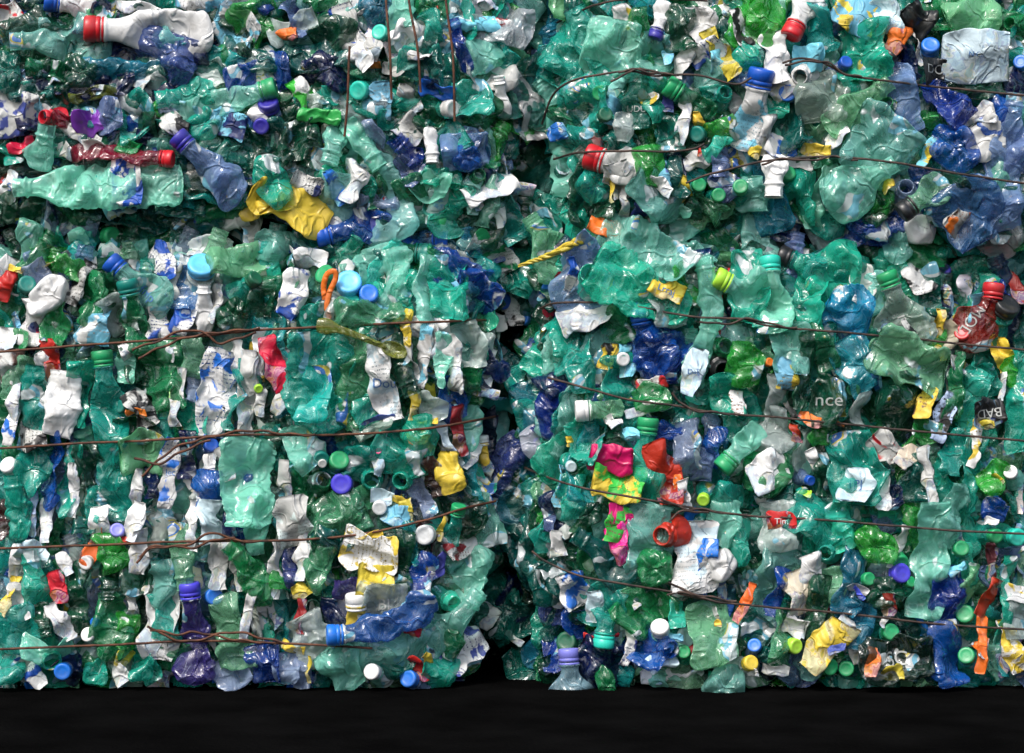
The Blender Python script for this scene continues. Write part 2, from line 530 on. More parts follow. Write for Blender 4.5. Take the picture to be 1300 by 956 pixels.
# ---------------------------------------------------------------- the crushed shell (bottle bodies, pouches, scraps)
def shell(p0, p1, w, r, neck=0.0, flat=.32, bend=0.0, res=3.4, amp=1.0, lam=26, power=4.0, jag=.12, ribs=False, neck_r=12.0, roll=0.0, theta=None, srange=None, grow=0.0, neck_open=True):
    """grid of a flattened bottle: p0 is the neck end. Local mm coordinates about the middle. returns P, F, uv"""
    p0 = np.array(p0, float)
    p1 = np.array(p1, float)
    L = np.linalg.norm(p1 - p0) + 1e-6
    ax = (p1 - p0) / L
    side = np.array([-ax[1], ax[0], 0.0])
    side /= np.linalg.norm(side) + 1e-9
    nrm = np.cross(ax, side)
    if nrm[2] < 0:
        nrm = -nrm
    cr, sr = math.cos(roll), math.sin(roll)
    side, nrm = side * cr + nrm * sr, nrm * cr - side * sr
    nu = int(np.clip(L / res, 8, 90))
    nv = int(np.clip(2.2 * w / res, 12, 64))
    if theta is not None:
        nv = max(6, nv // 2 + 2)
    s = np.linspace(0, 1, nu) if srange is None else np.linspace(srange[0], srange[1], max(6, int(nu * (srange[1] - srange[0])) + 2))
    nu = len(s)
    if neck > 0:
        # denser rows at the neck
        if srange is None:
            nn = 14
            s = np.concatenate([np.linspace(0, neck / L, nn, endpoint=False), np.linspace(neck / L, 1, nu)])
            nu = len(s)
    z = s * L
    if neck > 0:
        nr = min(neck_r, w * .48)
        sh = min(.9 * w, (L - neck) * .45)
        t = np.clip((z - neck) / max(sh, 1e-3), 0, 1)
        ease = t * t * (3 - 2 * t)
        hw = nr + (w / 2 - nr) * ease
        if w / 2 < nr:
            hw = np.full_like(z, w / 2)
        end = np.clip((L - z) / (w * .28), 0, 1)
        hw = hw * np.sqrt(np.clip(1 - (1 - end) ** 2, .02, 1)) ** .7
        ht = nr + (w / 2 * flat - nr) * ease
        ht = ht * np.sqrt(np.clip(1 - (1 - end) ** 2, .02, 1)) ** .7
        inneck = z < neck
        hw = np.where(inneck, nr + 1.0 * np.maximum(0, tri(z / 4.2)) * (z < neck * .55) + 2.6 * np.exp(-((z - neck * .72) / 1.6) ** 2), hw)
        ht = np.where(inneck, hw, ht)
        body = ease
    else:
        q = np.abs(2 * s - 1)
        e = np.clip(1 - q ** max(power, 5), 0, 1) ** (1 / max(power, 5))
        lo = .03 if power < 3.2 else (.3 if power < 4 else .6)
        st_ = np.array([0, .05, .28, .52, .76, .95, 1])
        def side_profile():
            v = np.array([r.uniform(lo, .9), r.uniform(.72, 1), r.uniform(.8, 1.05), r.uniform(.85, 1.05), r.uniform(.8, 1.05), r.uniform(.7, 1), r.uniform(lo, .9)])
            return np.interp(s, st_, v)
        pa, pb_ = side_profile(), side_profile()
        hw = np.full_like(s, w / 2)
        ht = w / 2 * flat * np.maximum(e, .03) ** .8 + .5
        body = np.ones_like(s)
    j1 = 1 + jag * body * (tri(z / (w * .9) + r.uniform()) * .6 + tri(z / (w * .37) + r.uniform()) * .4)
    j2 = 1 + jag * body * (tri(z / (w * .8) + r.uniform()) * .6 + tri(z / (w * .31) + r.uniform()) * .4)
    if neck <= 0:
        j1, j2 = pa * (1 + .4 * (j1 - 1)), pb_ * (1 + .4 * (j2 - 1))
    if ribs:
        ht = ht * (1 + .10 * body * np.sin(z / 9 * 2 * math.pi))
        hw = hw * (1 + .03 * body * np.sin(z / 9 * 2 * math.pi))
    if theta is None:
        th = np.linspace(0, 2 * math.pi, nv, endpoint=False)
    else:
        th = np.linspace(theta[0], theta[1], nv)
    ct, st = np.cos(th), np.sin(th)
    X = np.where(ct[None, :] > 0, hw[:, None] * j1[:, None], hw[:, None] * j2[:, None]) * np.sign(ct)[None, :] * np.abs(ct)[None, :] ** .85
    Y = ht[:, None] * np.sign(st)[None, :] * np.abs(st)[None, :] ** .8
    # centre line
    mid = (p0 + p1) / 2 + side * bend * 1.0
    cl = ((1 - s) ** 2)[:, None] * p0 + (2 * s * (1 - s))[:, None] * mid + (s ** 2)[:, None] * p1
    tx = (2 * (1 - s))[:, None] * (mid - p0) + (2 * s)[:, None] * (p1 - mid)
    tx /= np.linalg.norm(tx, axis=1)[:, None] + 1e-9
    sd = np.cross(nrm[None, :], tx)
    sd = np.where((sd @ side)[:, None] < 0, -sd, sd)
    sd /= np.linalg.norm(sd, axis=1)[:, None] + 1e-9
    P = cl[:, None, :] + X[..., None] * sd[:, None, :] + (Y + grow * np.sign(Y))[..., None] * nrm[None, None, :]
    P = P.reshape(-1, 3)
    if amp > 0:
        c = crumple(P, r, 2.3 * amp, lam)
        c2 = crumple(P, r, 1.6 * amp, lam * .8)
        bm = np.repeat(body, len(th))
        P = P + (c * bm)[:, None] * nrm + (c2 * bm)[:, None] * (side * .8 + ax * .4)
        # a broad dent or two
        for _ in range(2):
            q0 = p0 + (p1 - p0) * r.uniform(.3, .95) + side * r.uniform(-.3, .3) * w
            dd = np.linalg.norm((P - q0)[:, :2], axis=1) / (w * r.uniform(.25, .5))
            P = P - (np.exp(-dd ** 2) * bm * w * .09 * r.uniform(0, 1.2) * amp)[:, None] * nrm
    cen = (p0 + p1) / 2
    P = P - cen
    F = grid_faces(nu, len(th), theta is None)
    uv = np.stack([np.repeat(X.mean(1) * 0, len(th)) + X.ravel() * 1.0, np.repeat(z, len(th))], 1)
    if theta is None:                      # close the far end (and the near one where there is no neck)
        Vn = len(P)
        caps, extra = [], []
        ends = [(nu - 1, 1)] + ([(0, 0)] if neck == 0 else [])
        for row, _ in ends:
            idx = np.arange(row * len(th), (row + 1) * len(th))
            ci = Vn + len(extra)
            extra.append(P[idx].mean(0))
            for a in range(len(th)):
                b = (a + 1) % len(th)
                tri_ = (idx[a], idx[b], ci, ci) if row == 0 else (idx[b], idx[a], ci, ci)
                caps.append(tri_)
        P = np.vstack([P, extra])
        uv = np.vstack([uv, np.zeros((len(extra), 2))])
        # quads with a doubled corner are not allowed: pair the fan into real quads
        fan = []
        k = 0
        for row, _ in ends:
            idx = np.arange(row * len(th), (row + 1) * len(th))
            ci = Vn + k
            k += 1
            m = len(th)
            a = 0
            while a < m - 1:
                q = (idx[a], idx[a + 1], idx[(a + 2) % m], ci)
                fan.append(q if row == 0 else (q[2], q[1], q[0], q[3]))
                a += 2
            if m % 2:
                pass
        F = np.vstack([F, np.array(fan)])
    return P, F, uv

def lathe(prof, seg=32, knurl=0.0, kn_rows=()):
    """prof: list of (radius, height) -> grid round the local +d axis"""
    th = np.linspace(0, 2 * math.pi, seg, endpoint=False)
    P = []
    for i, (r_, h) in enumerate(prof):
        rr = np.full(seg, r_)
        if i in kn_rows:
            rr = rr + knurl * (np.arange(seg) % 2)
        P.append(np.stack([rr * np.cos(th), rr * np.sin(th), np.full(seg, h)], 1))
    return np.vstack(P), grid_faces(len(prof), seg)

def orient(P, axis):
    a = Vector(axis).normalized()
    R = np.array(a.to_track_quat('Z', 'Y').to_matrix())
    return P @ R.T

def cap_geo(dia, h=None, seg=44):
    R = dia / 2
    h = h or min(dia * .6, 15)
    prof = [(R * .86, 0), (R * 1.0, .3), (R * 1.0, h * .22), (R * .965, h * .26), (R * .965, h * .30), (R, h * .33), (R, h * .86), (R * .95, h * .96), (R * .86, h), (R * .62, h * .985), (R * .58, h * .97), (R * .3, h * .965), (.05, h * .965)]
    return lathe(prof, seg, R * .035, (5, 6))

def neck_geo(dia):
    R = dia / 2
    prof = [(R * 1.9, -R * 2.6), (R * 1.55, -R * 1.8), (R * 1.02, -R * 1.0), (R * 1.0, -R * .75), (R * 1.3, -R * .72), (R * 1.3, -R * .55), (R, -R * .5), (R, -R * .35), (R * 1.1, -R * .25), (R, -R * .12), (R * 1.1, R * .02), (R, R * .15), (R, R * .35),
            (R * .96, R * .42), (R * .84, R * .40), (R * .82, R * .2), (R * .82, -R * 1.2), (R * .9, -R * 2.0)]
    return lathe(prof, 32)

def base_geo(w, h, r, petal=True):
    nr, ns = 16, 40
    rad = np.linspace(0.02, 1, nr)
    th = np.linspace(0, 2 * math.pi, ns, endpoint=False)
    RR, TT = np.meshgrid(rad, th, indexing='ij')
    hgt = np.sqrt(np.clip(1 - RR ** 3.2, 0, 1))
    lob = .5 + .5 * np.cos(5 * TT + r.uniform(0, 6))
    z = min(w, h) * .22 * (hgt - .55 * np.exp(-(RR / .28) ** 2)) - (min(w, h) * .13 * (1 - lob) ** 3 * np.clip(RR * 1.3, 0, 1) * (RR < .97) if petal else 0)
    j = 1 + .07 * tri(TT / (2 * math.pi) * 5 + r.uniform()) * RR
    P = np.stack([RR * np.cos(TT) * w / 2 * j, RR * np.sin(TT) * h / 2 * j, z], -1).reshape(-1, 3)
    P2 = P[(nr - 1) * ns:].copy()
    rows = [P]
    for k in range(1, 5):
        q = P2.copy()
        q[:, 2] -= k * 7
        q[:, :2] *= 1 - .02 * k
        rows.append(q)
    P = np.vstack(rows)
    P[:, 2] += crumple(P, r, 1.8, 20)
    P[:, 0] += crumple(P, r, 1.0, 22)
    return P, grid_faces(nr + 4, ns)

def rot2(P, deg):
    a = math.radians(deg)
    c, s_ = math.cos(a), math.sin(a)
    Q = P.copy()
    Q[:, 0] = c * P[:, 0] - s_ * P[:, 1]
    Q[:, 1] = s_ * P[:, 0] + c * P[:, 1]
    return Q

# ---------------------------------------------------------------- what lies where (photo pixels = mm on the bale faces)
# B x0 y0 x1 y1 width colour cap z   bottle from neck to base     F/P x y length width angle colour z   crushed pouch / printed scrap
# C x y dia dx dy colour z   cap     N open neck     D x y w h angle colour z   bottle base.   text after | names a landmark. Navy F pieces in the gap cavity and under the yellow carton paint shade
DATA = """
B 112 38 268 42 54 w r 4 | white bottle with the big red cap
B 15 54 142 48 56 tp - 3
F 212 70 62 66 20 pu 4 | purplish blue film by the red-capped white bottle
P 298 38 60 50 30 w 3 pr=cy
B 60 2 122 8 34 w b 2
P 170 9 66 15 10 w 3
F 128 8 26 18 0 bn 3
P 258 8 70 26 10 cy 3 pr=w
F 215 6 34 24 0 t 3
F 325 28 46 62 70 gb 3
B 2 40 92 14 34 gd - 2
P 12 20 34 28 -30 gy 3 pr=r
D 8 90 38 54 0 td 3
F 40 103 36 50 80 td 2
F 62 95 28 55 100 g 2
D 102 92 48 46 0 gd 3
F 145 95 60 45 0 bn 1
P 172 98 38 30 30 gy 3
F 245 65 30 24 -60 gy 2
F 262 75 30 16 5 bn 3
F 270 95 34 36 -20 cl 3
F 328 98 86 40 -5 b 3
P 22 145 66 58 0 gy 4 pr=pu
F 35 158 26 14 0 bn 5
N 57 149 20 -0.7 0 r 5
F 80 152 30 12 5 rd 4
B 62 157 48 215 36 tp - 4
F 112 152 28 40 80 vi 4 | violet scrap
F 135 150 36 42 70 bl 4
F 172 150 50 50 45 t 4
F 185 162 34 34 10 gd 3
F 205 138 26 20 30 gb 3
P 222 156 36 28 10 gy 5 pr=k
D 260 157 44 40 0 t 4
P 290 158 44 30 15 cy 5 pr=bn
B 348 112 218 148 30 tp g 5
B 198 128 275 118 38 t - 3
F 120 119 62 14 -12 ol 4
B 219 203 80 190 24 rd r 5 | thin dark red bottle with a bright red cap
P 82 190 26 18 20 gy 5
F 28 186 32 14 -15 r 4
B 226 174 305 250 50 bl nb 5 | clear blue bottle with the navy cap
F 155 184 50 20 15 g 3
P 100 168 60 20 25 gy 3
F 300 180 44 60 0 td 2
F 210 178 70 20 5 bn 1
F 15 195 20 30 0 t 3
F 118 186 30 14 10 w 4
F 340 190 50 60 0 gd 2
F 200 100 60 50 0 cl 1
F 30 118 60 20 5 td 1
F 100 130 60 26 10 gd 1
F 225 130 50 26 -10 lv 2
F 300 130 60 24 -15 gl 2
F 180 25 60 30 10 td 1
F 60 70 70 26 0 gd 1
F 300 68 50 20 -10 gd 2
B 18 238 232 232 58 tp - 5 lab=w@.58,.76 T=S'TS | long pale bottle lying flat with a white label
P 12 238 20 42 20 w 5 T=S
D 345 230 72 46 5 t 5
F 40 262 60 40 0 bn 3
F 30 300 60 24 -20 bn 3
F 90 275 70 36 15 lv 4
F 100 292 28 18 30 w 4
P 67 288 22 14 10 bg 5
F 52 300 50 20 0 td 3
F 50 318 44 14 5 y 4
F 46 310 24 14 -30 gb 5
F 150 300 60 34 0 gd 3
C 117 301 24 .8 0 td 4
C 140 300 26 .7 0 g 4
F 200 290 90 40 5 t 3
F 230 262 60 24 0 td 3
B 318 275 222 297 42 w - 4 lab=cy@.4,.7
F 335 262 70 13 -22 y 9
F 368 262 96 46 25 y 9 | yellow and white crumpled carton
P 420 275 66 32 25 w 9
F 355 290 80 40 20 bn 1
B 404 302 508 276 38 b b 10 lab=pu@.5,.8 | royal blue bottle lying under the yellow carton
P 444 230 42 48 30 w 5
P 426 236 18 46 -30 bo 6 pr=cy
P 390 232 40 24 20 gy 4 pr=bn
D 470 235 20 28 0 t 4
F 480 255 55 22 -5 lv 4
B 563 281 500 262 36 tp g 5
C 573 284 20 .6 .1 w 5
B 568 304 500 300 30 bld b 4
B 570 272 592 236 38 t - 5
F 521 240 36 40 60 g 4
F 545 238 28 50 100 tp 4
F 560 225 32 50 100 t 4
F 520 215 40 24 50 bl 4
N 608 222 18 .2 0 g 4
P 622 240 70 32 -25 w 5 | torn white scrap at the dark gap
P 625 285 56 40 45 rd 4
F 648 285 30 50 90 bn 2
C 341 134 28 -.1 -.3 nb 6
F 330 146 22 30 -40 w 5
C 332 160 22 -.3 .1 nb 6
F 406 146 54 20 10 gb 6 kind=hard | bright green plastic spout
P 383 118 40 26 55 gb 4 pr=w
F 380 175 46 60 80 gd 4
F 350 170 40 30 30 td 3
B 482 213 440 150 32 tp - 5
B 418 208 430 160 34 tp - 5
C 457 115 26 0 .1 t 5
P 485 128 48 24 85 cy 5 pr=lb
P 440 35 60 30 70 gy 4 pr=b
P 455 62 56 24 60 w 5
P 468 62 34 26 30 gy 5
P 447 70 16 30 90 w 4
D 478 8 46 44 0 cbt 4 
F 508 16 40 30 90 tp 4
D 540 8 40 26 0 g 4
C 483 42 22 0 -.2 t 5
C 501 46 16 0 0 w 5
P 527 48 44 50 110 w 4
P 522 70 10 30 90 w 5
F 555 45 66 22 65 t 4
F 545 70 50 20 60 td 5
F 425 50 44 60 80 gd 4
P 372 32 66 30 -15 cl 4 pr=k
P 366 44 20 14 -20 o 5
F 410 90 60 34 0 bn 4
N 396 84 20 -.5 -.2 bn 4
F 473 82 22 8 5 o 5
F 500 88 30 16 0 gy 4
F 535 85 46 62 80 t 4
F 510 85 30 40 60 tp 4
F 555 115 44 24 10 b 5 kind=hard | opaque royal blue crushed closure
F 545 104 24 12 10 bn 6
F 512 112 20 40 80 gd 3
P 520 125 40 22 80 gy 4
C 571 138 24 .7 .1 gy 5
F 592 125 44 62 80 tm 4 | bright mint bottle end at the bale corner
F 565 95 40 30 60 td 3
B 576 24 594 92 18 b - 4
F 632 25 44 50 60 gb 4
P 625 46 34 50 60 w 4 pr=r
B 633 98 641 152 17 w - 4
B 500 175 533 208 26 b - 4
B 549 207 548 160 22 w - 6
F 545 155 40 34 30 gd 4
F 570 180 40 44 60 t 4
F 590 190 40 60 80 bl 5
D 592 200 34 36 0 b 5
P 520 165 30 30 40 gy 4
F 500 150 40 26 0 t 3
F 470 170 40 26 80 lv 4
F 602 30 20 60 80 cy 3
F 610 70 26 60 60 tp 4
F 620 95 30 60 100 gy 3
F 390 200 60 20 10 gd 2
F 380 20 50 24 60 bl 3
F 460 10 20 30 90 w 4
F 395 130 34 20 20 cl 3
F 420 122 16 14 0 t 5
P 10 350 40 36 90 w 4
F 6 365 36 16 95 r 5
C 34 362 24 .3 -.3 td 6
D 60 374 62 38 -10 w 7 | round white jug base
F 42 410 60 26 95 w 4
F 68 408 60 30 95 g 5
F 15 325 44 24 0 tp 3
P 60 334 26 11 40 y 6
P 20 342 22 7 25 y 6
F 45 345 34 24 -20 lv 5
F 88 340 40 22 20 gb 5
P 98 358 60 22 115 gy 6 pr=k
F 118 380 70 36 105 g 5
F 138 365 50 34 80 gd 5
B 162 358 180 450 36 g td 7 | green bottle with the dark teal cap
B 140 332 212 396 54 tp b 7 T=fmp | mint bottle with the round bright blue cap
P 150 322 50 24 10 w 5
P 206 334 44 28 60 w 6 pr=b
F 234 360 66 42 100 bld 6
C 256 337 38 .1 -.6 cyc 9 | large light blue cap on the top edge
P 246 316 84 28 0 w 9 
F 302 331 78 32 -12 gl 9
P 235 398 60 30 110 w 6 pr=b T=O
P 200 410 50 28 100 gy 5 pr=b
B 260 360 258 425 22 w - 6
P 272 385 50 16 100 gy 6
D 295 400 40 46 0 gd 7
F 330 380 40 30 90 gd 5
C 322 355 22 .7 -.5 gd 7
P 120 412 50 42 100 cy 6 pr=w
F 150 398 54 34 60 cl 6
F 362 319 84 36 15 tp 9
P 385 326 54 24 15 w 10
P 372 372 66 26 115 w 6 pr=b
C 414 350 28 -.3 -.1 g 6
C 443 359 35 0 -.45 cyc 8 | light blue cap beside the orange strip
F 440 384 44 40 90 cl 6
C 468 374 26 .2 -.3 bo 8
C 446 384 22 0 -.2 t 7
F 468 396 90 34 -8 gt 11 | olive-tinged shell above the yellow spoon
F 484 348 78 60 85 tp 6
F 505 340 60 30 70 t 5
B 546 323 478 316 26 g td 8
F 541 368 84 26 90 tp 7
F 568 365 86 42 92 t 7
F 555 315 36 22 30 br 4
P 602 312 80 22 10 w 6
P 622 326 66 44 35 w 6 pr=g
P 636 322 16 26 70 pu 7
F 602 358 40 34 -10 b 6
F 585 330 50 20 40 cl 5
P 592 366 20 30 80 cy 7
C 637 382 24 .2 .1 b 6
F 648 352 20 14 0 b 4
P 512 404 28 18 80 y 7
P 545 416 50 26 0 w 6
F 615 395 50 30 -20 gd 4
P 618 410 46 20 -10 gy 5
F 510 388 60 24 80 t 5
F 400 400 30 40 90 t 5
F 357 350 60 34 95 g 5
F 655 25 46 36 80 gl 3
F 668 35 50 26 100 t 3
C 654 62 16 0 0 w 4
F 703 26 78 48 15 tp 5
F 725 62 76 58 115 t 5
P 690 75 60 18 110 gy 4 pr=b
F 750 30 50 32 -50 gd 3
F 777 62 78 58 95 tp 5 
P 790 22 34 20 80 w 6 pr=y
F 812 50 86 28 88 g 4
B 831 48 848 -2 20 w nb 6
F 862 35 60 36 92 gd 6
F 890 28 46 28 90 w 5
F 830 68 50 34 90 tp 5 
P 845 62 44 12 80 cy 6
F 868 78 44 18 110 w 5
P 895 66 46 24 -40 w 6 pr=b
P 915 68 72 24 62 y 7 | mustard yellow twisted scrap
P 910 74 34 20 80 cy 6
P 940 35 50 24 70 k 5 pr=w
F 962 25 70 60 90 gb 4
F 950 75 40 30 90 t 5
F 945 95 40 22 20 bl 5
F 905 98 44 30 20 tp 4
B 966 92 946 190 46 w b 7 pr=cy | dirty white bottle with a blue cap
P 962 112 26 10 0 y 8
F 705 95 50 30 40 t 4
F 745 130 64 56 60 t 5
C 762 118 20 -.4 .2 g 7
C 768 146 20 .2 .2 gd 7
P 787 108 44 14 -50 tp 6
B 812 90 806 165 38 td - 6 T=UDU ts=1 | dark bottle printed with a white word
F 832 125 60 28 80 t 6
P 824 122 26 18 60 w 7 pr=y
B 848 109 908 146 26 g g 7 | green bottle neck with a green cap pointing left
N 920 118 20 .3 -.3 t 6
F 905 118 26 16 0 t 5
P 868 150 68 15 100 w 7
P 848 132 22 14 90 pu 6
F 850 170 50 28 90 td 5
F 720 152 46 44 80 g 5
F 742 180 44 34 15 t 5
F 690 115 60 30 70 bn 2
P 720 112 36 20 120 cy 4 pr=w
P 729 118 20 6 110 pu 5
C 702 155 16 .2 0 bo 4
B 747 198 808 218 44 gy r 6 | grey bottle with a round red cap
F 822 210 54 34 85 gb 6 
P 843 222 40 12 85 cy 6 pr=pu
P 885 205 30 24 0 gy 5
P 888 192 12 6 90 r 7
F 908 188 42 16 -35 tm 7 
F 920 165 40 30 -30 gb 6
P 888 155 28 12 70 y 6
C 886 170 22 0 .3 td 6
P 958 192 14 14 30 y 8
F 915 205 40 26 90 bl 6
F 655 100 60 30 80 cy 2
P 648 172 30 20 0 w 3
F 675 165 26 30 0 bl 1
F 670 200 30 30 0 td 1
F 792 160 40 18 95 cl 6
F 785 185 44 24 60 td 4
F 690 20 40 30 60 td 3
F 780 140 30 30 0 cy 4
B 1003 46 1034 -14 40 w r 7 | white bottle with a red cap hanging upside down
F 984 72 66 34 85 w 7
P 990 106 36 30 60 gy 6
F 965 10 60 30 90 gb 4
F 1040 35 64 34 80 tc 6
P 1085 18 60 48 20 cy 7 pr=y
P 1127 20 46 34 85 lb 7
F 1090 68 70 64 80 t 6
P 1138 50 34 24 110 o 7 | crumpled orange scrap
F 1165 25 40 34 40 k 6
P 1165 62 44 8 70 gy 7
F 1195 15 50 44 90 g 5
C 1181 60 25 0 -.5 bo 8
P 1238 70 84 64 3 lb 12 flat=1 T=N.C.. ts=.4 | large pale blue rectangular label
F 1236 18 74 46 2 gl 7
F 1240 112 72 22 0 gd 6
N 1283 30 18 -.7 0 g 6
F 1290 60 50 24 90 t 5
C 1296 80 20 -.3 -.3 bo 7
F 1290 106 34 30 0 bn 5
F 1148 80 44 32 80 bn 7
F 1146 125 90 36 82 bl 7
C 1073 80 18 0 -.2 b 7
B 1132 70 1100 108 20 gd k 7
F 1188 88 32 28 0 k 12 T=DO
F 1204 128 70 36 45 b 9
F 1262 142 54 24 100 bo 7
P 1238 145 44 28 -10 w 7
F 1250 175 44 40 60 gy 7
B 1288 120 1264 292 50 bl - 8 | long clear blue bottle down the right edge
D 1212 188 74 58 -15 b 7 | shiny round blue bottle base
P 1178 196 38 18 115 cy 7 pr=y
F 1118 184 84 74 32 tp 9 | flattened pale sheet of mint plastic
B 1128 104 1052 168 46 gl - 7
N 1127 132 18 -.4 -.4 g 8
F 1042 122 66 56 85 gc 6
C 1000 118 24 0 .4 bo 6
F 985 135 34 26 0 t 6
F 1000 165 50 40 60 td 5
N 1016 97 22 -.3 .2 w 8
F 1026 74 40 30 0 cy 6
P 1036 190 36 18 10 y 8
P 1062 172 34 24 -40 w 7
P 990 190 36 32 30 bo 7 pr=w
P 973 172 50 20 95 w 7
F 1180 150 30 26 0 gb 6
F 1000 212 60 16 -12 w 6
F 1085 100 44 30 60 t 5
F 1290 190 60 30 90 bl 5
B 982 250 984 195 34 w - 9
C 1000 221 20 .3 -.3 g 7
F 1015 250 66 42 90 t 6
B 1135 208 1048 262 66 tp - 8 
F 1110 268 50 24 -35 gd 5
P 1127 236 20 12 -20 y 8
F 1120 262 44 20 110 gb 6
N 1150 238 22 .1 .1 lv 7
B 1145 270 1205 228 44 gl k 9 | tilted green bottle with a dark cap
D 1170 290 34 44 70 w 8
F 1195 310 48 26 15 t 8
P 1222 284 40 34 25 gy 10 pr=o
F 1228 268 84 64 60 bld 8
F 1215 235 50 24 30 gd 6
F 1290 270 60 40 95 td 6
F 1050 300 60 30 20 bn 2
F 1060 255 20 30 80 td 5
B 992 324 1048 345 34 t k 7
F 1062 352 84 58 75 t 6
B 978 328 984 425 40 tp t 8
F 1030 375 100 34 95 t 7
D 1134 334 54 54 0 tm 8 | dimpled bright mint bottle base
P 1165 345 54 34 75 w 7 pr=k
P 1095 362 56 30 100 gy 6
F 1078 392 60 56 20 cyb 9 | vivid cyan crushed bottle base
B 1125 348 1163 445 66 gc g 9 T=rrn | clear bottle with a green cap pointing up-left
P 1153 416 20 12 50 gy 10 pr=k
B 1262 362 1216 432 62 rc r 11 bend=-20 T=MOD | crushed clear red bottle
C 1197 345 22 -.1 -.2 nb 8
F 1266 376 44 24 70 b 7
C 1278 388 36 .3 -.65 k 9 | black cap with a yellow rim
P 1292 366 34 20 80 rd 7
P 1240 395 44 18 85 cy 8
P 1190 412 38 14 100 y 8
F 1180 425 40 30 90 gb 6
F 1205 425 30 20 80 bg 7
F 1240 330 60 20 10 gd 3
F 1180 375 60 26 80 td 6
F 700 250 80 80 0 bn 0
C 662 295 19 .1 0 bo 4
D 655 305 20 16 0 td 3
P 646 222 20 16 0 w 4
P 680 255 60 14 115 gy 3
C 705 232 17 -.2 0 r 4
F 724 242 28 14 -30 mg 4
C 722 222 24 -.5 0 td 4
D 756 235 46 48 0 t 6
P 785 228 50 28 80 gy 6
P 777 242 34 6 85 y 7
P 792 255 50 16 100 gy 5
F 765 262 30 24 0 gd 3
F 770 289 46 24 15 o 12 kind=hard | ragged bright orange chunk
F 835 248 78 44 35 tp 7
P 836 234 36 15 28 w 8
P 812 270 28 18 100 pu 7
F 860 225 50 26 90 td 6
P 870 240 36 12 90 y 6
C 887 235 19 0 .3 g 7
C 912 248 19 0 .3 g 7
C 940 238 21 .1 .1 g 7
F 920 235 40 24 60 bl 5
F 905 275 92 32 22 gd 6
F 905 268 60 26 30 gt 7
F 955 248 44 32 85 tp 6
F 822 316 124 46 28 tp 12 | long pale mint sheet over the top edge
N 749 348 28 -.4 0 t 11
F 745 335 60 54 50 bl 6
P 724 352 50 14 100 w 8 pr=b
F 815 362 136 66 25 t 9
P 742 398 60 46 -20 w 8
F 790 415 50 40 20 g 6
F 843 384 66 44 80 cl 9 | clear crushed bottle with a yellow printed label
P 846 368 46 28 22 y 12 T=Lrraj
B 812 394 845 474 60 b b 8 bend=10 | deep blue bottle with a ribbed blue cap
B 893 326 908 420 32 tp - 9 
B 910 352 968 382 60 tp lm 8 | mint bottle with the lime cap
F 950 362 100 46 92 t 8
F 915 310 50 30 20 g 6
F 860 300 70 26 38 gd 6
F 930 300 60 24 20 k 4
F 870 315 80 20 32 tp 7
C 695 369 21 0 .1 bo 6
P 690 385 34 9 115 gy 6
C 666 404 20 -.2 -.2 bo 6
P 700 400 34 20 120 r 5
P 668 350 54 22 40 k 4 pr=w
P 660 380 74 24 100 k 4 pr=w
F 700 360 66 28 60 gd 3
P 645 375 44 20 90 gy 3
F 720 425 50 40 60 t 5
F 685 425 44 30 60 tp 4
F 870 360 60 20 60 gb 6
P 8 430 30 26 90 w 5
F 27 430 28 18 90 g 5
P 15 465 44 30 90 gy 6 pr=br
F 30 480 54 34 100 gl 6
F 42 505 84 30 95 t 7
P 18 512 60 15 95 w 7
P 15 540 50 16 100 w 7 pr=bo
P 66 456 56 22 80 r 7 | red scrap near the left edge
P 53 462 30 14 80 w 6
F 76 512 84 40 97 w 8 kind=hard | crushed all-white bottle
F 100 500 84 26 93 t 6
P 40 552 34 36 80 gy 7 pr=k
B 130 448 152 662 44 t g 7 | long teal bottle with a green cap, standing upright
P 165 448 30 20 60 w 8
F 160 462 50 20 95 tp 7
F 208 478 94 46 80 g 6
F 172 460 40 30 60 gd 6
P 178 518 54 32 60 gy 8 pr=k
P 172 524 26 12 -8 o 9
F 170 545 60 34 0 gd 7
F 180 576 54 46 0 gl 8 
C 155 516 17 -.6 0 td 7
P 225 505 74 18 97 gy 8
P 216 490 34 5 95 lm 8
P 212 437 44 26 95 w 6
F 228 442 40 18 95 bn 5
F 248 455 54 24 80 gl 7
F 245 530 60 26 75 t 6
F 247 490 40 16 100 lv 6
P 275 500 112 44 97 w 8 pr=bo | white-and-blue printed bottle standing upright
F 298 500 90 20 100 t 7
P 316 500 112 22 95 gy 7
P 300 460 60 18 90 gy 6
C 12 592 24 -.3 -.5 w 8
B 16 602 26 685 34 t - 7
F 42 592 40 40 40 t 8
F 65 590 114 20 95 b 6
F 85 610 90 28 95 t 6
F 112 590 60 36 90 gd 7
P 92 622 70 14 95 w 7
F 118 640 50 20 90 t 6
P 175 620 50 14 95 w 7
F 192 612 44 20 90 bn 5
P 216 600 90 22 97 w 7 pr=bo T=lec
F 238 578 62 22 93 bn 6
P 246 618 40 14 80 w 6
C 268 566 20 0 -.2 b 6
P 265 592 34 14 95 w 7
F 266 622 52 34 92 bo 7
P 282 590 44 22 75 gy 7
F 317 614 118 54 92 tp 9 | wide pale mint bottle standing upright
P 328 446 60 14 95 w 5
P 350 462 76 24 70 r 8 | long red scrap beside the big teal jug
P 358 502 50 20 110 gy 7
C 328 493 12 .2 .2 lm 8
P 330 512 34 14 90 gy 6
F 404 486 128 66 92 t 11 | big flat teal jug
F 398 500 70 34 95 tc 12
F 448 485 122 36 92 gt 8
P 488 487 100 32 80 w 11 T=Dou pr=lb | white label strip with blue writing
F 463 500 90 30 90 t 8
P 480 532 40 6 -20 pu 10
F 472 540 50 28 -35 gc 9
B 524 502 494 422 36 gd - 8
P 520 440 90 14 80 w 7 pr=y
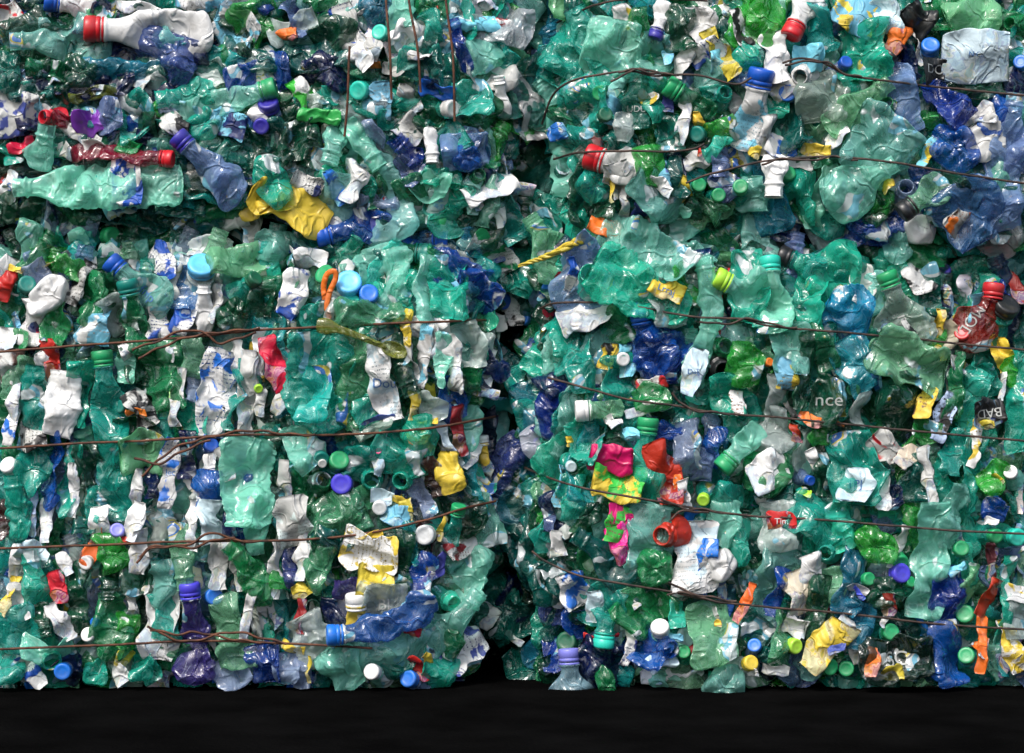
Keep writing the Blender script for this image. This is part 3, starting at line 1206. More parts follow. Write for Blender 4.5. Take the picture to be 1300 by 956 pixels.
P 537 452 80 20 97 w 7 pr=cy
P 574 462 76 22 82 w 10 | smooth white strip by the gap
P 550 430 40 24 60 w 7
F 560 458 72 17 95 tp 10
F 592 438 60 36 80 cl 6
F 600 490 50 22 90 g 5
F 575 505 54 28 80 b 5
P 526 515 38 16 95 y 9
F 542 515 44 34 60 cl 7
P 543 537 28 10 -5 y 9
P 530 553 18 24 60 y 9
P 582 548 64 14 80 rd 7
P 570 566 64 16 70 lb 7
F 571 600 52 30 80 y 9 kind=hard | rounded yellow bottle end
F 550 605 52 22 70 br 6
P 600 578 36 14 125 w 7
B 612 554 616 592 12 y w 5
C 633 580 16 0 0 gb 4
D 638 612 54 56 0 td 4
F 510 570 76 56 80 t 7
F 535 555 60 36 90 t 7
N 509 610 23 0 .1 t 9
N 472 609 24 0 -.1 t 9
P 481 572 62 17 94 lb 9
C 481 573 9 0 0 pk 10
C 430 586 27 .2 -.4 g 9
F 460 588 50 44 0 t 7
C 434 614 29 -.1 -.2 ib 9
N 410 610 22 .4 -.2 g 8
C 407 582 22 .3 .3 td 9
C 409 588 12 .2 .3 gy 10
F 385 565 60 34 60 tp 8
F 378 620 60 24 85 g 6
P 362 612 60 18 95 gy 8
F 440 642 84 40 -30 gt 7
P 485 630 28 18 10 lb 8
P 510 638 22 12 20 y 8
F 536 632 50 20 60 lv 6
F 615 450 60 22 100 cl 4
C 642 481 15 0 0 bo 5
P 620 470 50 12 105 w 4
F 635 545 60 34 90 gd 2
P 658 488 30 24 60 cy 5 pr=y
F 690 470 64 30 45 t 5
F 692 498 64 26 -30 bn 3
N 660 465 18 -.1 -.2 td 4
F 712 445 70 44 60 t 6
F 737 460 80 32 78 t 7
P 771 452 32 20 -70 y 8 pr=k
C 790 456 19 0 0 w 9 | white cap in front of a teal bottle
P 795 458 40 22 85 cy 7
F 785 478 60 44 88 t 7
F 838 448 72 54 45 b 7
F 850 480 22 12 0 b 8
B 905 405 873 492 32 tp - 8 
P 880 472 62 24 108 lb 11 T=Dalj | pale blue label with dark writing
N 893 460 18 .2 0 k 8
N 916 469 25 0 .2 k 8
N 920 440 22 0 .2 g 8
F 948 462 60 32 92 gb 8
P 938 512 34 20 92 w 8 pr=o
F 920 500 54 34 95 t 7
P 828 488 40 20 -12 gy 9 pr=r
F 826 505 46 28 -15 g 9
P 822 519 60 12 -12 w 8
B 733 522 792 518 28 gl w 9 | green bottle with a white cap pointing left
P 778 534 18 16 60 w 9
F 701 520 64 30 115 b 6
B 697 588 742 490 38 tp - 7
C 676 522 18 0 -.1 w 5
C 686 562 20 -.2 .2 ib 7
N 694 556 15 .1 .1 t 7
C 671 543 16 0 0 g 4
P 723 560 14 8 90 y 8
F 745 560 60 40 85 t 7
F 775 555 40 26 80 gd 5
B 823 533 812 640 56 t g 7
P 800 553 24 18 0 cy 8 pr=y
F 775 581 56 38 5 pk 10 kind=hard | domed magenta piece
P 784 615 66 44 14 gb 9 pr=y
P 842 600 84 36 75 r 10 | folded red diamond-shaped sheet
P 863 612 54 14 75 o 9 pr=w
P 868 628 40 14 75 w 9 T=1.1
F 850 547 34 24 10 b 6
F 874 570 72 30 85 lv 8
F 892 588 44 24 88 bl 7
B 917 594 966 540 32 tp g 9 | pale mint bottle pointing down-left with a green cap
F 905 568 54 22 100 b 7
F 925 632 44 30 20 t 8
F 938 612 28 24 60 gd 8
D 973 600 62 62 0 g 8
P 975 598 54 44 -20 w 11 | round white and green crumpled label
C 893 634 17 0 .2 lm 8
P 657 590 34 40 30 gy 4 pr=k
C 688 616 17 -.2 0 w 5
C 668 637 12 0 0 w 5
C 725 592 15 -.1 .1 lb 8
P 712 618 54 14 100 cy 7 pr=y
F 700 640 60 30 90 bn 4
F 725 630 60 30 90 t 6
F 1005 440 64 44 92 tp 7
P 1000 476 40 28 105 cy 8 pr=y
C 976 460 12 .2 0 o 7
F 1020 470 100 18 97 gd 7
F 1042 440 66 26 70 g 7
F 1087 462 78 44 62 cyt 8
F 1110 480 40 16 60 cb 8
C 1079 475 21 0 -.5 w 9
C 1083 494 19 0 .1 gd 9
F 1090 520 44 20 92 cl 8
F 1156 458 104 56 22 gl 11 | big light green shell of crumpled bottle
F 1150 510 84 60 60 gd 7
P 1174 513 36 22 100 y 9 pr=br
F 1052 508 60 38 90 gd 10 T=nce
P 1066 515 32 12 82 y 9 pr=ol
P 1030 532 28 12 20 o 9
P 1055 537 32 8 5 o 9
P 1010 550 26 18 95 r 9
F 1046 555 36 22 -30 gb 8
F 985 545 64 30 100 cl 7
F 985 500 50 24 90 cl 6
P 1190 437 44 12 80 y 8
C 1222 424 22 0 -.1 r 8
F 1212 490 90 18 102 g 8
P 1215 463 28 16 90 gy 9
F 1240 482 36 30 20 tm 8
F 1250 485 44 34 60 t 7
P 1256 524 38 32 -8 k 12 T=BAD rot=180 | black label with an upside-down word
P 1250 538 22 10 0 y 11
P 1197 530 64 20 110 lv 8 pr=k
F 1178 548 34 28 20 gb 8
P 1124 568 44 34 40 gy 8 pr=r
P 1152 580 34 22 -50 bg 9 | beige rag
F 1083 592 92 56 90 t 9
P 1086 615 38 42 4 lb 13 T=1PJ | pale label with bars on a teal bottle
P 1032 585 30 10 80 w 8
C 1028 610 14 .1 .1 b 8
F 1042 602 56 16 92 gd 8
F 1160 605 64 34 95 td 7
P 1177 605 74 15 80 gy 9
P 1118 627 44 22 85 w 8
F 1136 632 26 22 60 bn 8
P 1238 562 64 14 105 w 8 pr=y
F 1232 600 100 26 98 t 7
F 1212 575 60 24 110 t 7
F 1262 605 44 24 110 gb 8
C 1283 600 19 -.2 -.3 w 8
C 1270 618 16 .2 .2 k 8
P 1267 608 20 8 60 y 9
P 1265 630 14 6 60 b 9
F 1292 510 130 24 92 t 7
F 1273 450 46 24 80 y 7
F 1287 470 34 24 80 gb 7
P 1273 480 54 9 95 w 7
P 1022 626 14 14 0 lm 8
F 990 625 34 26 10 td 7
F 1060 560 30 20 70 td 7
F 5 660 54 14 92 mr 6
F 22 660 84 20 95 t 6
P 42 652 60 14 95 lv 6
P 60 660 60 14 95 w 5
B 36 698 50 772 36 t - 7
P 40 704 40 30 30 lb 8
P 20 716 50 14 95 w 6
P 11 757 54 16 108 y 8 | mustard yellow scrap at the left edge
P 26 762 50 20 70 w 7
P 72 746 42 22 75 r 8 | small red crumpled scrap
P 82 715 34 14 60 w 7
C 110 714 19 0 0 w 8
P 120 690 64 16 103 o 7 pr=br
F 140 702 48 34 80 gb 9 | shiny bright green crumple
P 127 660 38 28 90 w 8 
F 108 666 28 24 0 td 7
C 149 674 20 .1 -.4 lvb 8
P 172 662 50 18 100 w 8
P 175 700 54 22 92 w 8
P 158 687 14 12 0 r 8
B 140 762 139 712 26 gd - 7
F 175 735 44 34 0 gd 7
F 100 760 94 24 95 gd 6
B 60 808 48 765 20 gd - 8
P 77 790 54 22 62 w 8
F 24 798 60 50 60 t 8
F 60 824 64 26 10 tp 8
N 65 838 27 .5 .3 t 8
C 80 852 23 .3 0 bo 8
F 140 795 82 42 80 g 8
F 160 800 50 24 100 gb 8
C 121 790 13 0 0 bo 8
C 113 806 20 0 0 w 7
P 167 775 60 15 95 gy 7
F 208 742 60 26 95 tp 8
P 202 790 94 44 92 w 8 
F 208 782 62 34 93 t 9
B 241 742 252 868 48 ind ib 9 | indigo bottle with a violet blue cap
C 271 758 24 0 -.2 bo 8
P 278 716 64 26 93 gy 8
P 245 665 70 18 95 w 7
F 268 662 54 28 90 lb 8
F 292 660 44 20 90 bn 7
B 236 748 226 662 30 gl - 8
B 290 690 330 772 34 g - 9 bend=-18 | green bottle with a dark green neck under the wire
P 302 722 60 10 92 gy 7
P 316 772 84 15 97 w 9
F 290 788 70 34 80 gl 8
F 300 830 50 30 -15 gl 9
F 215 832 64 36 0 g 7
P 240 846 40 16 95 gy 7
F 190 850 34 24 60 t 7
P 158 836 26 18 -50 y 8
F 178 842 44 24 80 t 8
P 152 855 22 18 60 w 7
F 122 852 30 30 0 t 7
P 30 848 30 20 60 gy 7 pr=b
F 12 845 44 28 90 t 7
P 46 856 34 16 60 w 7 pr=b
F 295 852 44 40 60 lv 8
F 92 850 44 30 60 bn 3
F 330 662 84 20 92 tp 7
P 373 662 62 44 80 gy 10 pr=cl | ragged dirty white paper
F 425 658 80 52 -20 gt 9
C 482 644 20 0 0 wg 8
P 502 655 36 28 20 cy 9
P 516 648 28 14 80 y 9
P 350 722 76 20 97 w 8
P 385 706 60 18 92 w 8
F 368 722 50 16 80 pu 7
F 352 737 22 14 80 gb 9
F 402 722 64 32 108 gt 9
F 420 690 56 26 30 td 9
P 470 700 50 72 100 w 11 pr=y
P 477 738 46 48 95 y 11 | yellow and white crumpled label
P 464 680 46 8 3 y 12
F 441 747 36 22 -10 ind 9
P 382 750 22 18 60 y 9
P 381 782 46 13 92 rd 9
N 397 770 20 -.2 0 gd 8
B 452 756 453 800 26 y w 10 kind=hard | small yellow canister with a white band
F 440 785 60 44 0 bn 5
F 490 768 54 50 100 cl 11 T=BL
B 419 805 552 760 38 cb bo 15 bend=22 | curved blue bottle with a blue cap
B 608 752 418 822 50 tp - 19 bend=-80 | long mint bottle bent like a bow
N 574 765 23 .6 .3 tm 9
F 590 730 74 54 112 tp 8
P 586 696 40 26 -20 w 9 pr=rd
F 533 732 60 24 -60 b 9 
P 550 726 54 12 -55 pu 10 T=ali
F 500 715 84 44 100 gd 8
C 540 679 27 .1 .1 wg 9
F 552 682 44 28 60 mr 6
P 561 672 30 8 95 y 8
B 583 642 572 695 20 t g 8
P 612 775 44 30 40 gy 7
P 590 826 54 44 -40 w 9 pr=pu | round white label with purple bands
C 473 853 22 -.3 -.2 w 10 | white cap low in front of the curved bottle
F 430 848 60 36 60 tp 8
F 400 812 74 48 70 cl 9
P 372 822 34 12 20 y 9
F 335 842 50 36 80 b 9
F 362 848 40 28 80 lv 9
F 384 852 44 22 90 lv 8
P 392 850 34 5 90 y 10
P 525 798 20 20 0 r 8
P 530 847 34 14 60 r 8
C 520 862 24 0 -.1 bo 8
F 560 848 44 40 30 t 8
P 543 838 16 12 60 y 8
F 500 850 50 26 0 td 6
F 520 690 50 24 80 tc 8
F 640 690 60 50 90 gd 3
F 632 770 100 56 60 td 3
F 655 760 60 40 90 bn 2
F 615 700 60 30 60 t 5
B 668 656 724 728 30 t - 7 
F 697 655 44 16 95 bl 6
P 708 690 34 20 90 w 6
D 750 652 32 34 0 gd 7
B 730 678 832 748 66 td - 8 | dark teal bottle pointing up-left
P 784 664 46 32 105 gb 9 pr=pk | green and pink flowery label
P 787 692 50 30 65 pk 9
F 826 690 96 50 92 tp 8
D 830 720 50 50 0 g 10 | round green bottle base under the red neck
N 842 680 27 -.5 .1 r 12 | open red bottle neck
P 884 706 92 58 88 w 10 pr=lb | large white crushed jug with blue print
P 893 722 74 24 97 bo 11 pr=w
D 915 718 38 42 0 w 11
F 918 662 60 36 100 tp 8
F 934 690 60 26 95 t 8
P 945 765 54 14 112 o 10 | thin orange bottle piece
P 730 748 50 40 75 w 9 pr=bo
P 712 752 44 18 100 w 8
P 755 770 40 22 80 lb 9
F 708 730 50 34 60 td 6
C 700 748 15 0 0 g 7
F 705 780 30 24 0 pu 7
B 766 820 775 738 56 t t 8 | teal bottle standing on its teal cap
P 750 812 14 12 0 r 7
P 780 808 12 10 0 r 7
F 815 772 66 54 -50 g 9
P 806 766 16 12 60 gy 10
F 860 780 34 18 90 tm 9
C 838 798 25 .1 -.3 w 12 | white cap near the open blue neck
P 855 809 22 11 10 cy 10
N 850 824 25 .4 .1 b 11
F 820 822 60 44 30 b 9
F 840 842 40 18 -10 lb 9
P 798 820 44 14 95 w 9 pr=pu
F 905 803 76 56 75 gl 10 | crumpled pale green bottle
P 909 780 22 9 75 w 11
P 911 791 8 8 0 y 12
C 868 828 18 .2 .1 g 8
P 885 832 30 14 60 rd 7
C 958 820 19 0 0 bo 9
C 952 842 21 0 -.2 y 10 | small yellow cap at the bottom
P 955 853 16 8 0 w 9
F 960 800 40 36 30 td 7
B 722 826 727 915 64 clb lvb 10 | clear bluish bottle with a lavender cap
F 765 845 70 60 30 bn 6
F 700 832 44 20 80 b 7
D 770 870 54 24 0 g 8
D 920 872 62 50 0 tp 10
P 652 810 30 8 40 w 6
P 666 741 30 4 50 gb 6
C 720 815 28 0 -.2 gd 6
F 665 850 60 34 60 td 5
F 680 835 44 20 60 cbt 5
F 985 668 64 40 88 cl 8 
P 992 662 34 22 0 r 12 T=Tim | red label with white letters
F 1040 660 84 54 20 t 8
F 1064 655 40 26 60 tm 8
F 1068 682 34 26 75 tm 8
N 1048 702 20 .1 .1 tm 9
D 1113 692 46 62 0 gb 10 | shiny round green bottle base on the wire
P 1142 692 54 12 105 w 8
C 1142 712 22 0 .3 g 8
C 1142 728 27 .1 0 ib 9
C 1155 739 15 .2 0 g 9
F 1180 710 150 40 97 tp 9 | tall pale mint sheet of bottle
F 1080 738 84 34 102 cbt 9
P 1090 747 26 12 30 w 10
P 1090 753 18 7 30 ib 11
C 1102 735 18 0 .1 g 9
D 1123 752 46 42 0 gd 9
P 1128 768 24 18 95 rd 11
P 1123 788 16 8 90 w 10
P 1030 725 40 28 80 w 9
P 1012 752 54 32 75 bg 9 | torn beige rag above the wire
F 990 752 64 18 110 b 8
F 1035 772 90 24 102 gd 8
F 1055 745 50 30 80 gl 7
P 1010 793 30 28 20 w 8
C 1008 820 21 .2 0 lm 10 | lime cap near the bottom
F 993 810 70 34 90 gt 8
P 1047 820 70 38 122 y 11 | yellow and white carton by the bottom
P 1064 806 50 24 115 w 11
P 1062 824 22 13 -20 pu 13
F 1085 792 60 34 110 cbt 9
F 1140 838 94 50 -4 gdk 15 T=SC ts=.85 | blackish bottle lying flat with an orange band
P 1109 840 38 13 98 o 16
F 1133 853 30 18 -5 y 16
C 1130 803 23 0 .1 g 10
P 1090 826 34 20 80 gy 9
F 1202 758 80 34 93 b 9
P 1215 722 26 11 -28 cy 10
F 1205 830 78 42 80 b 10 | blue bottle end at the bottom right
F 1228 742 54 15 100 gl 9
C 1225 780 25 .1 0 g 9
C 1227 833 23 0 0 g 10
C 1220 697 21 -.1 .1 g 9
P 1258 712 44 11 82 mr 9
F 1254 758 54 20 120 r 11 kind=hard | crushed red bottle leaning by the right edge
F 1246 818 72 15 92 o 10 kind=hard | upright orange bottle
P 1246 824 20 22 0 lb 11 pr=o
F 1261 725 44 14 90 g 8
C 1263 680 20 0 .1 g 9
C 1290 682 24 0 .1 t 9
F 1262 648 34 24 20 b 8
P 1258 661 16 12 0 w 9
F 1275 762 114 15 93 t 8
F 1290 780 60 28 90 cl 8
P 1288 754 26 22 0 wg 9 pr=y
P 1285 820 70 26 75 w 9 pr=y
F 1210 655 84 28 100 tp 8
C 1075 849 21 0 .1 g 9
C 1052 846 23 .1 .1 g 9
P 985 850 34 14 10 w 7
D 975 832 26 24 0 td 7
F 1175 856 44 18 10 td 8
"""
WIRES = [  # name label, colour group, points (photo px, lift)
    ('long rusty wire across the lower left bale, topmost of four, with twisted ends', 1, [[(-60, 452), (0, 447), (130, 437), (250, 428), (330, 420), (400, 416), (500, 411), (570, 408), (625, 404)], [(178, 454), (215, 437), (250, 426), (330, 417)], [(170, 443), (200, 434), (235, 420), (262, 425), (280, 437), (300, 430), (325, 423)]]),
    ('rusty wire below the big teal jug, second of four on its bale', 1, [[(-60, 571), (0, 569), (120, 562), (200, 559), (300, 553), (420, 552), (520, 546), (590, 536), (628, 530)], [(184, 603), (215, 575), (245, 560), (310, 546), (370, 551), (400, 552)], [(174, 580), (205, 588), (235, 572), (270, 558)]]),
    ('rusty wire with a curled twist above the indigo bottle', 1, [[(-60, 698), (0, 696), (120, 692), (220, 688), (330, 687), (400, 684), (470, 676), (540, 660), (580, 648), (625, 640)], [(176, 713), (192, 697), (215, 693), (240, 692), (262, 680), (280, 677), (300, 686), (340, 687)], [(180, 706), (200, 692), (245, 694), (275, 684), (300, 683)]]),
    ('lowest rusty wire across the indigo bottle', 1, [[(-60, 825), (0, 823), (110, 820), (240, 816), (330, 817), (410, 819), (470, 822)], [(187, 795), (210, 808), (240, 815), (290, 804), (330, 812), (362, 817)], [(190, 800), (225, 806), (250, 804), (290, 812), (330, 816)]]),
    ('rusty wire hanging down from the white milk scraps to the pale mint neck', 1, [[(444, 60), (443, 80), (441, 130), (437, 172)]]),
    ('long vertical wire beside the pale cyan strip', 1, [[(490, -60), (490, 0), (495, 60), (497, 125)]]),
    ('vertical wire running down over the torn white bag', 1, [[(517, -60), (519, 0), (530, 60), (534, 116)]]),
    ('vertical wire over the opaque blue closure', 1, [[(563, -60), (566, 0), (575, 70), (577, 152)]]),
    ('thin dark wire at the very top of the upper right bale', 2, [[(700, 20), (760, 8), (810, 4), (895, 6)]]),
    ('dark wire with a knotted twist above the word-printed bottle', 2, [[(690, 150), (703, 118), (725, 102), (760, 96), (800, 92), (830, 97), (882, 98), (930, 110), (950, 102)], [(775, 104), (800, 94), (812, 89), (840, 97)], [(785, 93), (808, 90), (828, 95), (860, 97)]]),
    ('brown wire crossing the large pale blue label, with a twisted start', 2, [[(995, 82), (1015, 76), (1040, 79), (1060, 88), (1080, 97), (1130, 103), (1200, 110), (1300, 120), (1360, 126)], [(998, 84), (1025, 80), (1050, 80), (1070, 93), (1095, 99)]]),
    ('dark wire by the grey bottle with the red cap', 2, [[(705, 196), (740, 192), (800, 192), (850, 193), (880, 190), (892, 184)]]),
    ('brown wire below the flattened pale mint sheet', 2, [[(875, 232), (900, 222), (920, 217), (970, 205), (1010, 202), (1055, 200), (1130, 208), (1200, 220), (1300, 234), (1360, 240)], [(970, 208), (1000, 201), (1030, 204), (1055, 199), (1090, 204)]]),
    ('dark wire across the top of the lower right bale with a twist', 2, [[(690, 390), (710, 384), (770, 385), (830, 393), (885, 403), (940, 406), (980, 416), (1100, 427), (1200, 437), (1300, 445), (1360, 450)], [(888, 408), (920, 412), (950, 406), (985, 414), (1010, 417)]]),
    ('dark wire above the pink and red pieces', 2, [[(700, 480), (725, 487), (760, 497), (800, 508), (860, 516), (900, 524), (940, 528), (1000, 533), (1100, 543), (1200, 552), (1300, 560), (1360, 565)], [(855, 498), (866, 512), (885, 521), (915, 524), (940, 527)]]),
    ('dark wire under the magenta and red pieces with a knot', 2, [[(665, 596), (690, 605), (730, 617), (800, 630), (870, 642), (900, 648), (960, 655), (1050, 660), (1200, 672), (1300, 677), (1360, 680)], [(840, 632), (868, 645), (890, 646), (925, 652)], [(850, 660), (868, 648), (900, 651)]]),
    ('lowest dark wire over the large white jug', 2, [[(680, 705), (697, 716), (740, 732), (800, 742), (850, 750), (900, 760), (960, 767), (1100, 780), (1200, 792), (1300, 798), (1360, 802)], [(850, 738), (872, 750), (900, 757), (930, 762)], [(848, 754), (875, 752), (905, 762), (935, 763)]]),
]

# ---------------------------------------------------------------- builders
ZS, Z0 = 3.8, -8.0
THINGS = []      # dicts for the descriptions

def mat_for(kind, col, opt):
    if opt.get('kind') == 'hard':
        return solid(col, 'hard', opt.get('pr'))
    if kind == 'P' and col not in ('cl', 'gc'):
        return solid(col, 'paper', opt.get('pr'))
    if col in OPAQUE:
        return solid(col, 'hard', opt.get('pr'))
    return pet(col)

import bmesh
def lettering(parent, text, P, F, size, colour, angle=0, at=(0, 0)):
    """letters laid on the front of a crumpled piece"""
    cu = bpy.data.curves.new('letters', 'FONT')
    cu.body = text
    cu.align_x = 'CENTER'
    cu.align_y = 'CENTER'
    cu.size = size
    ob = bpy.data.objects.new('letters', cu)
    C.objects.link(ob)
    bpy.context.view_layer.update()
    me = bpy.data.meshes.new_from_object(ob.evaluated_get(bpy.context.evaluated_depsgraph_get()))
    bpy.data.objects.remove(ob)
    bm = bmesh.new()
    bm.from_mesh(me)
    bmesh.ops.triangulate(bm, faces=bm.faces[:])
    bmesh.ops.subdivide_edges(bm, edges=[e for e in bm.edges if e.calc_length() > 2.5], cuts=2)
    bmesh.ops.triangulate(bm, faces=bm.faces[:])
    bvh = BVHTree.FromPolygons([Vector(p) for p in P], [list(map(int, f)) for f in F])
    a = math.radians(angle)
    V = []
    for v in bm.verts:
        x = v.co.x * math.cos(a) + v.co.y * math.sin(a) + at[0]
        y = v.co.x * math.sin(a) - v.co.y * math.cos(a) + at[1]
        h = bvh.ray_cast(Vector((x, y, 500)), Vector((0, 0, -1)))[0]
        z = h.z if h else (P[:, 2].max() - 2)
        V.append((x, y, z + 1.0))
    Fc = [[v.index for v in f.verts] for f in bm.faces]
    o = new_mesh('lettering', np.array(V), np.array(Fc), solid(colour, 'cap'), parent, smooth=False)
    bm.free()
    bpy.data.meshes.remove(me)
    return o

def opts(tok):
    o = {}
    for t in tok:
        if '=' in t:
            a, b = t.split('=', 1)
            o[a] = b
    return o

def build_bottle(a, i):
    x0, y0, x1, y1, w_ = map(float, a[:5])
    col, cap, z = a[5], a[6], float(a[7])
    opt = opts(a[8:])
    d = Z0 + z * ZS
    s0, s1 = surf_h(x0, y0), surf_h(x1, min(y1, 866))
    sm = (s0 + s1) / 2
    s0, s1 = sm + np.clip(s0 - sm, -25, 25), sm + np.clip(s1 - sm, -25, 25)
    p0, p1 = np.array([x0, y0, d + s0 + 5]), np.array([x1, y1, d + s1 - 4])
    c = (p0 + p1) / 2
    hd = col in OPAQUE
    big = w_ >= 44 and hd
    nr = 14.0 if big else (11.0 if w_ > 24 else max(6.0, w_ * .36))
    L = np.linalg.norm(p1 - p0)
    neck = min((26 if cap != '-' else 22) * nr / 11, L * .4)
    seed = 1000 + i
    kw = dict(neck=neck, flat=.24, bend=float(opt.get('bend', 0)), amp=.75 if hd else 1.25, lam=30 if w_ > 34 else 20, neck_r=nr, ribs=(i % 3 == 0 and not hd), jag=.09)
    roll = np.random.default_rng(seed + 5).uniform(-.35, .35)
    P, F, uv = shell(p0, p1, w_, np.random.default_rng(seed), roll=roll, **kw)
    root = empty('plastic_bottle', world(*c))
    new_mesh('body', P, F, mat_for('B', col, opt), root, uv)
    ax = (p0 - p1) / L
    if abs(kw['bend']) > 1:
        sd = np.array([-(p1 - p0)[1], (p1 - p0)[0], 0]) / L
        q = p0 - ((p0 + p1) / 2 + sd * kw['bend'])
        ax = q / np.linalg.norm(q)
    if cap != '-':
        h = nr * 1.5
        CP, CF = cap_geo(nr * 2 + 4.5, h)
        CP = orient(CP, ax) + (p0 - c) - ax * h * .85
        new_mesh('cap', CP, CF, solid(cap, 'cap'), root)
        RP, RF = lathe([(nr + .8, 0), (nr + 2.1, .3), (nr + 2.1, 2.6), (nr + .8, 3)], 36)
        RP = orient(RP, ax) + (p0 - c) - ax * (h * .85 + 4.2)
        new_mesh('safety_ring', RP, RF, solid(cap, 'cap'), root)
    lp = None
    if 'lab' in opt:
        lc, rng_ = opt['lab'].split('@')
        a0, a1 = map(float, rng_.split(','))
        LP, LF, luv = shell(p0, p1, w_ + 1, np.random.default_rng(seed), roll=roll, theta=(.03 * math.pi, .97 * math.pi), srange=(a0, a1), grow=1.3, **kw)
        lp = (LP, LF)
        lab = new_mesh('label', LP, LF, solid(lc, 'paper', opt.get('pr', 'b')), root, luv)
    if 'T' in opt:
        if lp is not None:
            cc = lp[0].mean(0)
            lettering(lab, opt['T'], lp[0], lp[1], min(18, w_ * .32), 'b', float(opt.get('ta', 90)), (cc[0], cc[1]))
        else:
            light = col in ('tp', 'w', 'gy')
            lettering(root, opt['T'], P, F, w_ * .30, 'fd' if not light else 'bld', float(opt.get('ta', math.degrees(math.atan2(y1 - y0, x1 - x0)) if abs(x1 - x0) > abs(y1 - y0) * .3 else 0)), ((x1 - x0) * .15, (y1 - y0) * .15))
    return root, ((x0 + x1) / 2, (y0 + y1) / 2), L * w_, col, cap

def build_pouch(kind, a, i):
    x, y, l, w_, ang = map(float, a[:5])
    col, z = a[5], float(a[6])
    opt = opts(a[7:])
    if w_ > l:
        l, w_, ang = w_, l, ang + 90
    d = Z0 + z * ZS
    dx, dy = math.cos(math.radians(ang)), math.sin(math.radians(ang))
    ends = [(x - dx * l / 2, y - dy * l / 2), (x + dx * l / 2, y + dy * l / 2)]
    s0, s1 = surf_h(ends[0][0], min(ends[0][1], 866)), surf_h(ends[1][0], min(ends[1][1], 866))
    soft = kind == 'F' and opt.get('kind') != 'hard'
    w_ *= 1.24 if soft else 1.1
    l *= 1.1 if soft else 1.04
    r = np.random.default_rng(5000 + i)
    sm = surf_h(x, min(y, 866))
    s0, s1 = sm + np.clip(s0 - sm, -22, 14), sm + np.clip(s1 - sm, -22, 14)
    tl = r.uniform(-6, 6)
    p0, p1 = np.array([ends[0][0], ends[0][1], s0 + d + tl]), np.array([ends[1][0], ends[1][1], s1 + d - tl])
    c = (p0 + p1) / 2
    paper = kind == 'P'
    m = mat_for(kind, col, opt)
    P, F, uv = shell(p0, p1, w_, r, flat=(.07 if paper else r.uniform(.12, .26)), bend=r.uniform(-.06, .06) * l, amp=(1.2 if paper else 1.45) * (.6 if opt.get('kind') == 'hard' else 1) * (.35 if opt.get('flat') else 1),
                     lam=22 if w_ < 30 else 30, power=r.uniform(4.5, 9) if paper else r.uniform(2.9, 6), jag=.13 if not paper else .10, roll=r.uniform(-.45, .45), res=3.0, ribs=(not paper and r.uniform() < .4 and l > 44))
    name = 'label_scrap' if opt.get('pr') and paper else ('crushed_bottle' if l * w_ > 900 and not paper and col not in ('o',) else 'plastic_scrap')
    ob = new_mesh(name, P, F, m, None, uv)
    ob.location = world(*c)
    if 'T' in opt:
        light = col in OPAQUE and col != 'k'
        colr = 'bld' if light else 'fd'
        if col in ('r', 'b', 'pu'):
            colr = 'w'
        n = max(len(opt['T']), 1)
        size = float(opt.get('ts', 1)) * .85 * (min(w_ * .55, l / n * 1.5) if abs(dy) < .6 else min(l * .4, w_ / n * 1.7))
        at = (0, 0)
        lettering(ob, opt['T'], P, F, size, colr, float(opt.get('ta', ang if abs(dy) < .6 else 0)) + float(opt.get('rot', 0)), at)
    return ob, (x, y), l * w_, col, name

def build_round(kind, a, i):
    r = np.random.default_rng(9000 + i)
    x, y = float(a[0]), float(a[1])
    if kind in 'CN':
        dia, dx, dy = map(float, a[2:5])
        dia *= .92
        if abs(dx) + abs(dy) < .45:
            q_ = r.uniform(0, 2 * math.pi)
            dx, dy = dx + .35 * math.cos(q_), dy + .30 * math.sin(q_) - .1
        col, z = a[5], float(a[6])
        d = Z0 + z * ZS + surf_h(x, min(y, 866))
        dx += r.uniform(-.06, .06)
        ax = (dx, dy, math.sqrt(max(.05, 1 - dx * dx - dy * dy)))
        root = empty('plastic_bottle', world(x, y, d - 2))
        if kind == 'C':
            P, F = cap_geo(dia)
            P[:, 2] -= dia * .3
            P = orient(P, ax)
            new_mesh('cap', P, F, solid(col, 'cap'), root)
            R = dia * .42
            nc = {'w': 'tp', 'r': 'cl', 'y': 'cl', 'b': 'bl', 'bo': 'bl', 'nb': 'bl', 'ib': 'lv', 'lvb': 'clb', 'cyc': 'cl'}.get(col, 't')
            P, F = lathe([(R * 2.1, -R * 4.2), (R * 1.7, -R * 3), (R * 1.1, -R * 1.9), (R, -R * 1.5), (R * 1.25, -R * 1.45), (R * 1.25, -R * 1.2), (R, -R * 1.15), (R, -R * .5)], 28)
            P = orient(P, ax)
            new_mesh('neck', P, F, pet(nc), root)
        else:
            P, F = neck_geo(dia)
            P = orient(P, ax)
            new_mesh('neck', P, F, solid(col, 'hard') if (col in OPAQUE) else pet(col), root)
        return root, (x, y), dia * dia, col, 'cap' if kind == 'C' else 'neck'
    w_, h, ang = map(float, a[2:5])
    col, z = a[5], float(a[6])
    P, F = base_geo(w_, h, r, col not in ('w', 'g9'))
    P = rot2(P, ang)
    P = orient(P, (r.uniform(-.2, .2), r.uniform(-.2, .1), 1))
    ob = new_mesh('crushed_bottle', P, F, pet(col) if col not in OPAQUE else solid(col, 'hard'))
    ob.location = world(x, y, Z0 + z * ZS + surf_h(x, min(y, 866)))
    return ob, (x, y), w_ * h, col, 'base'

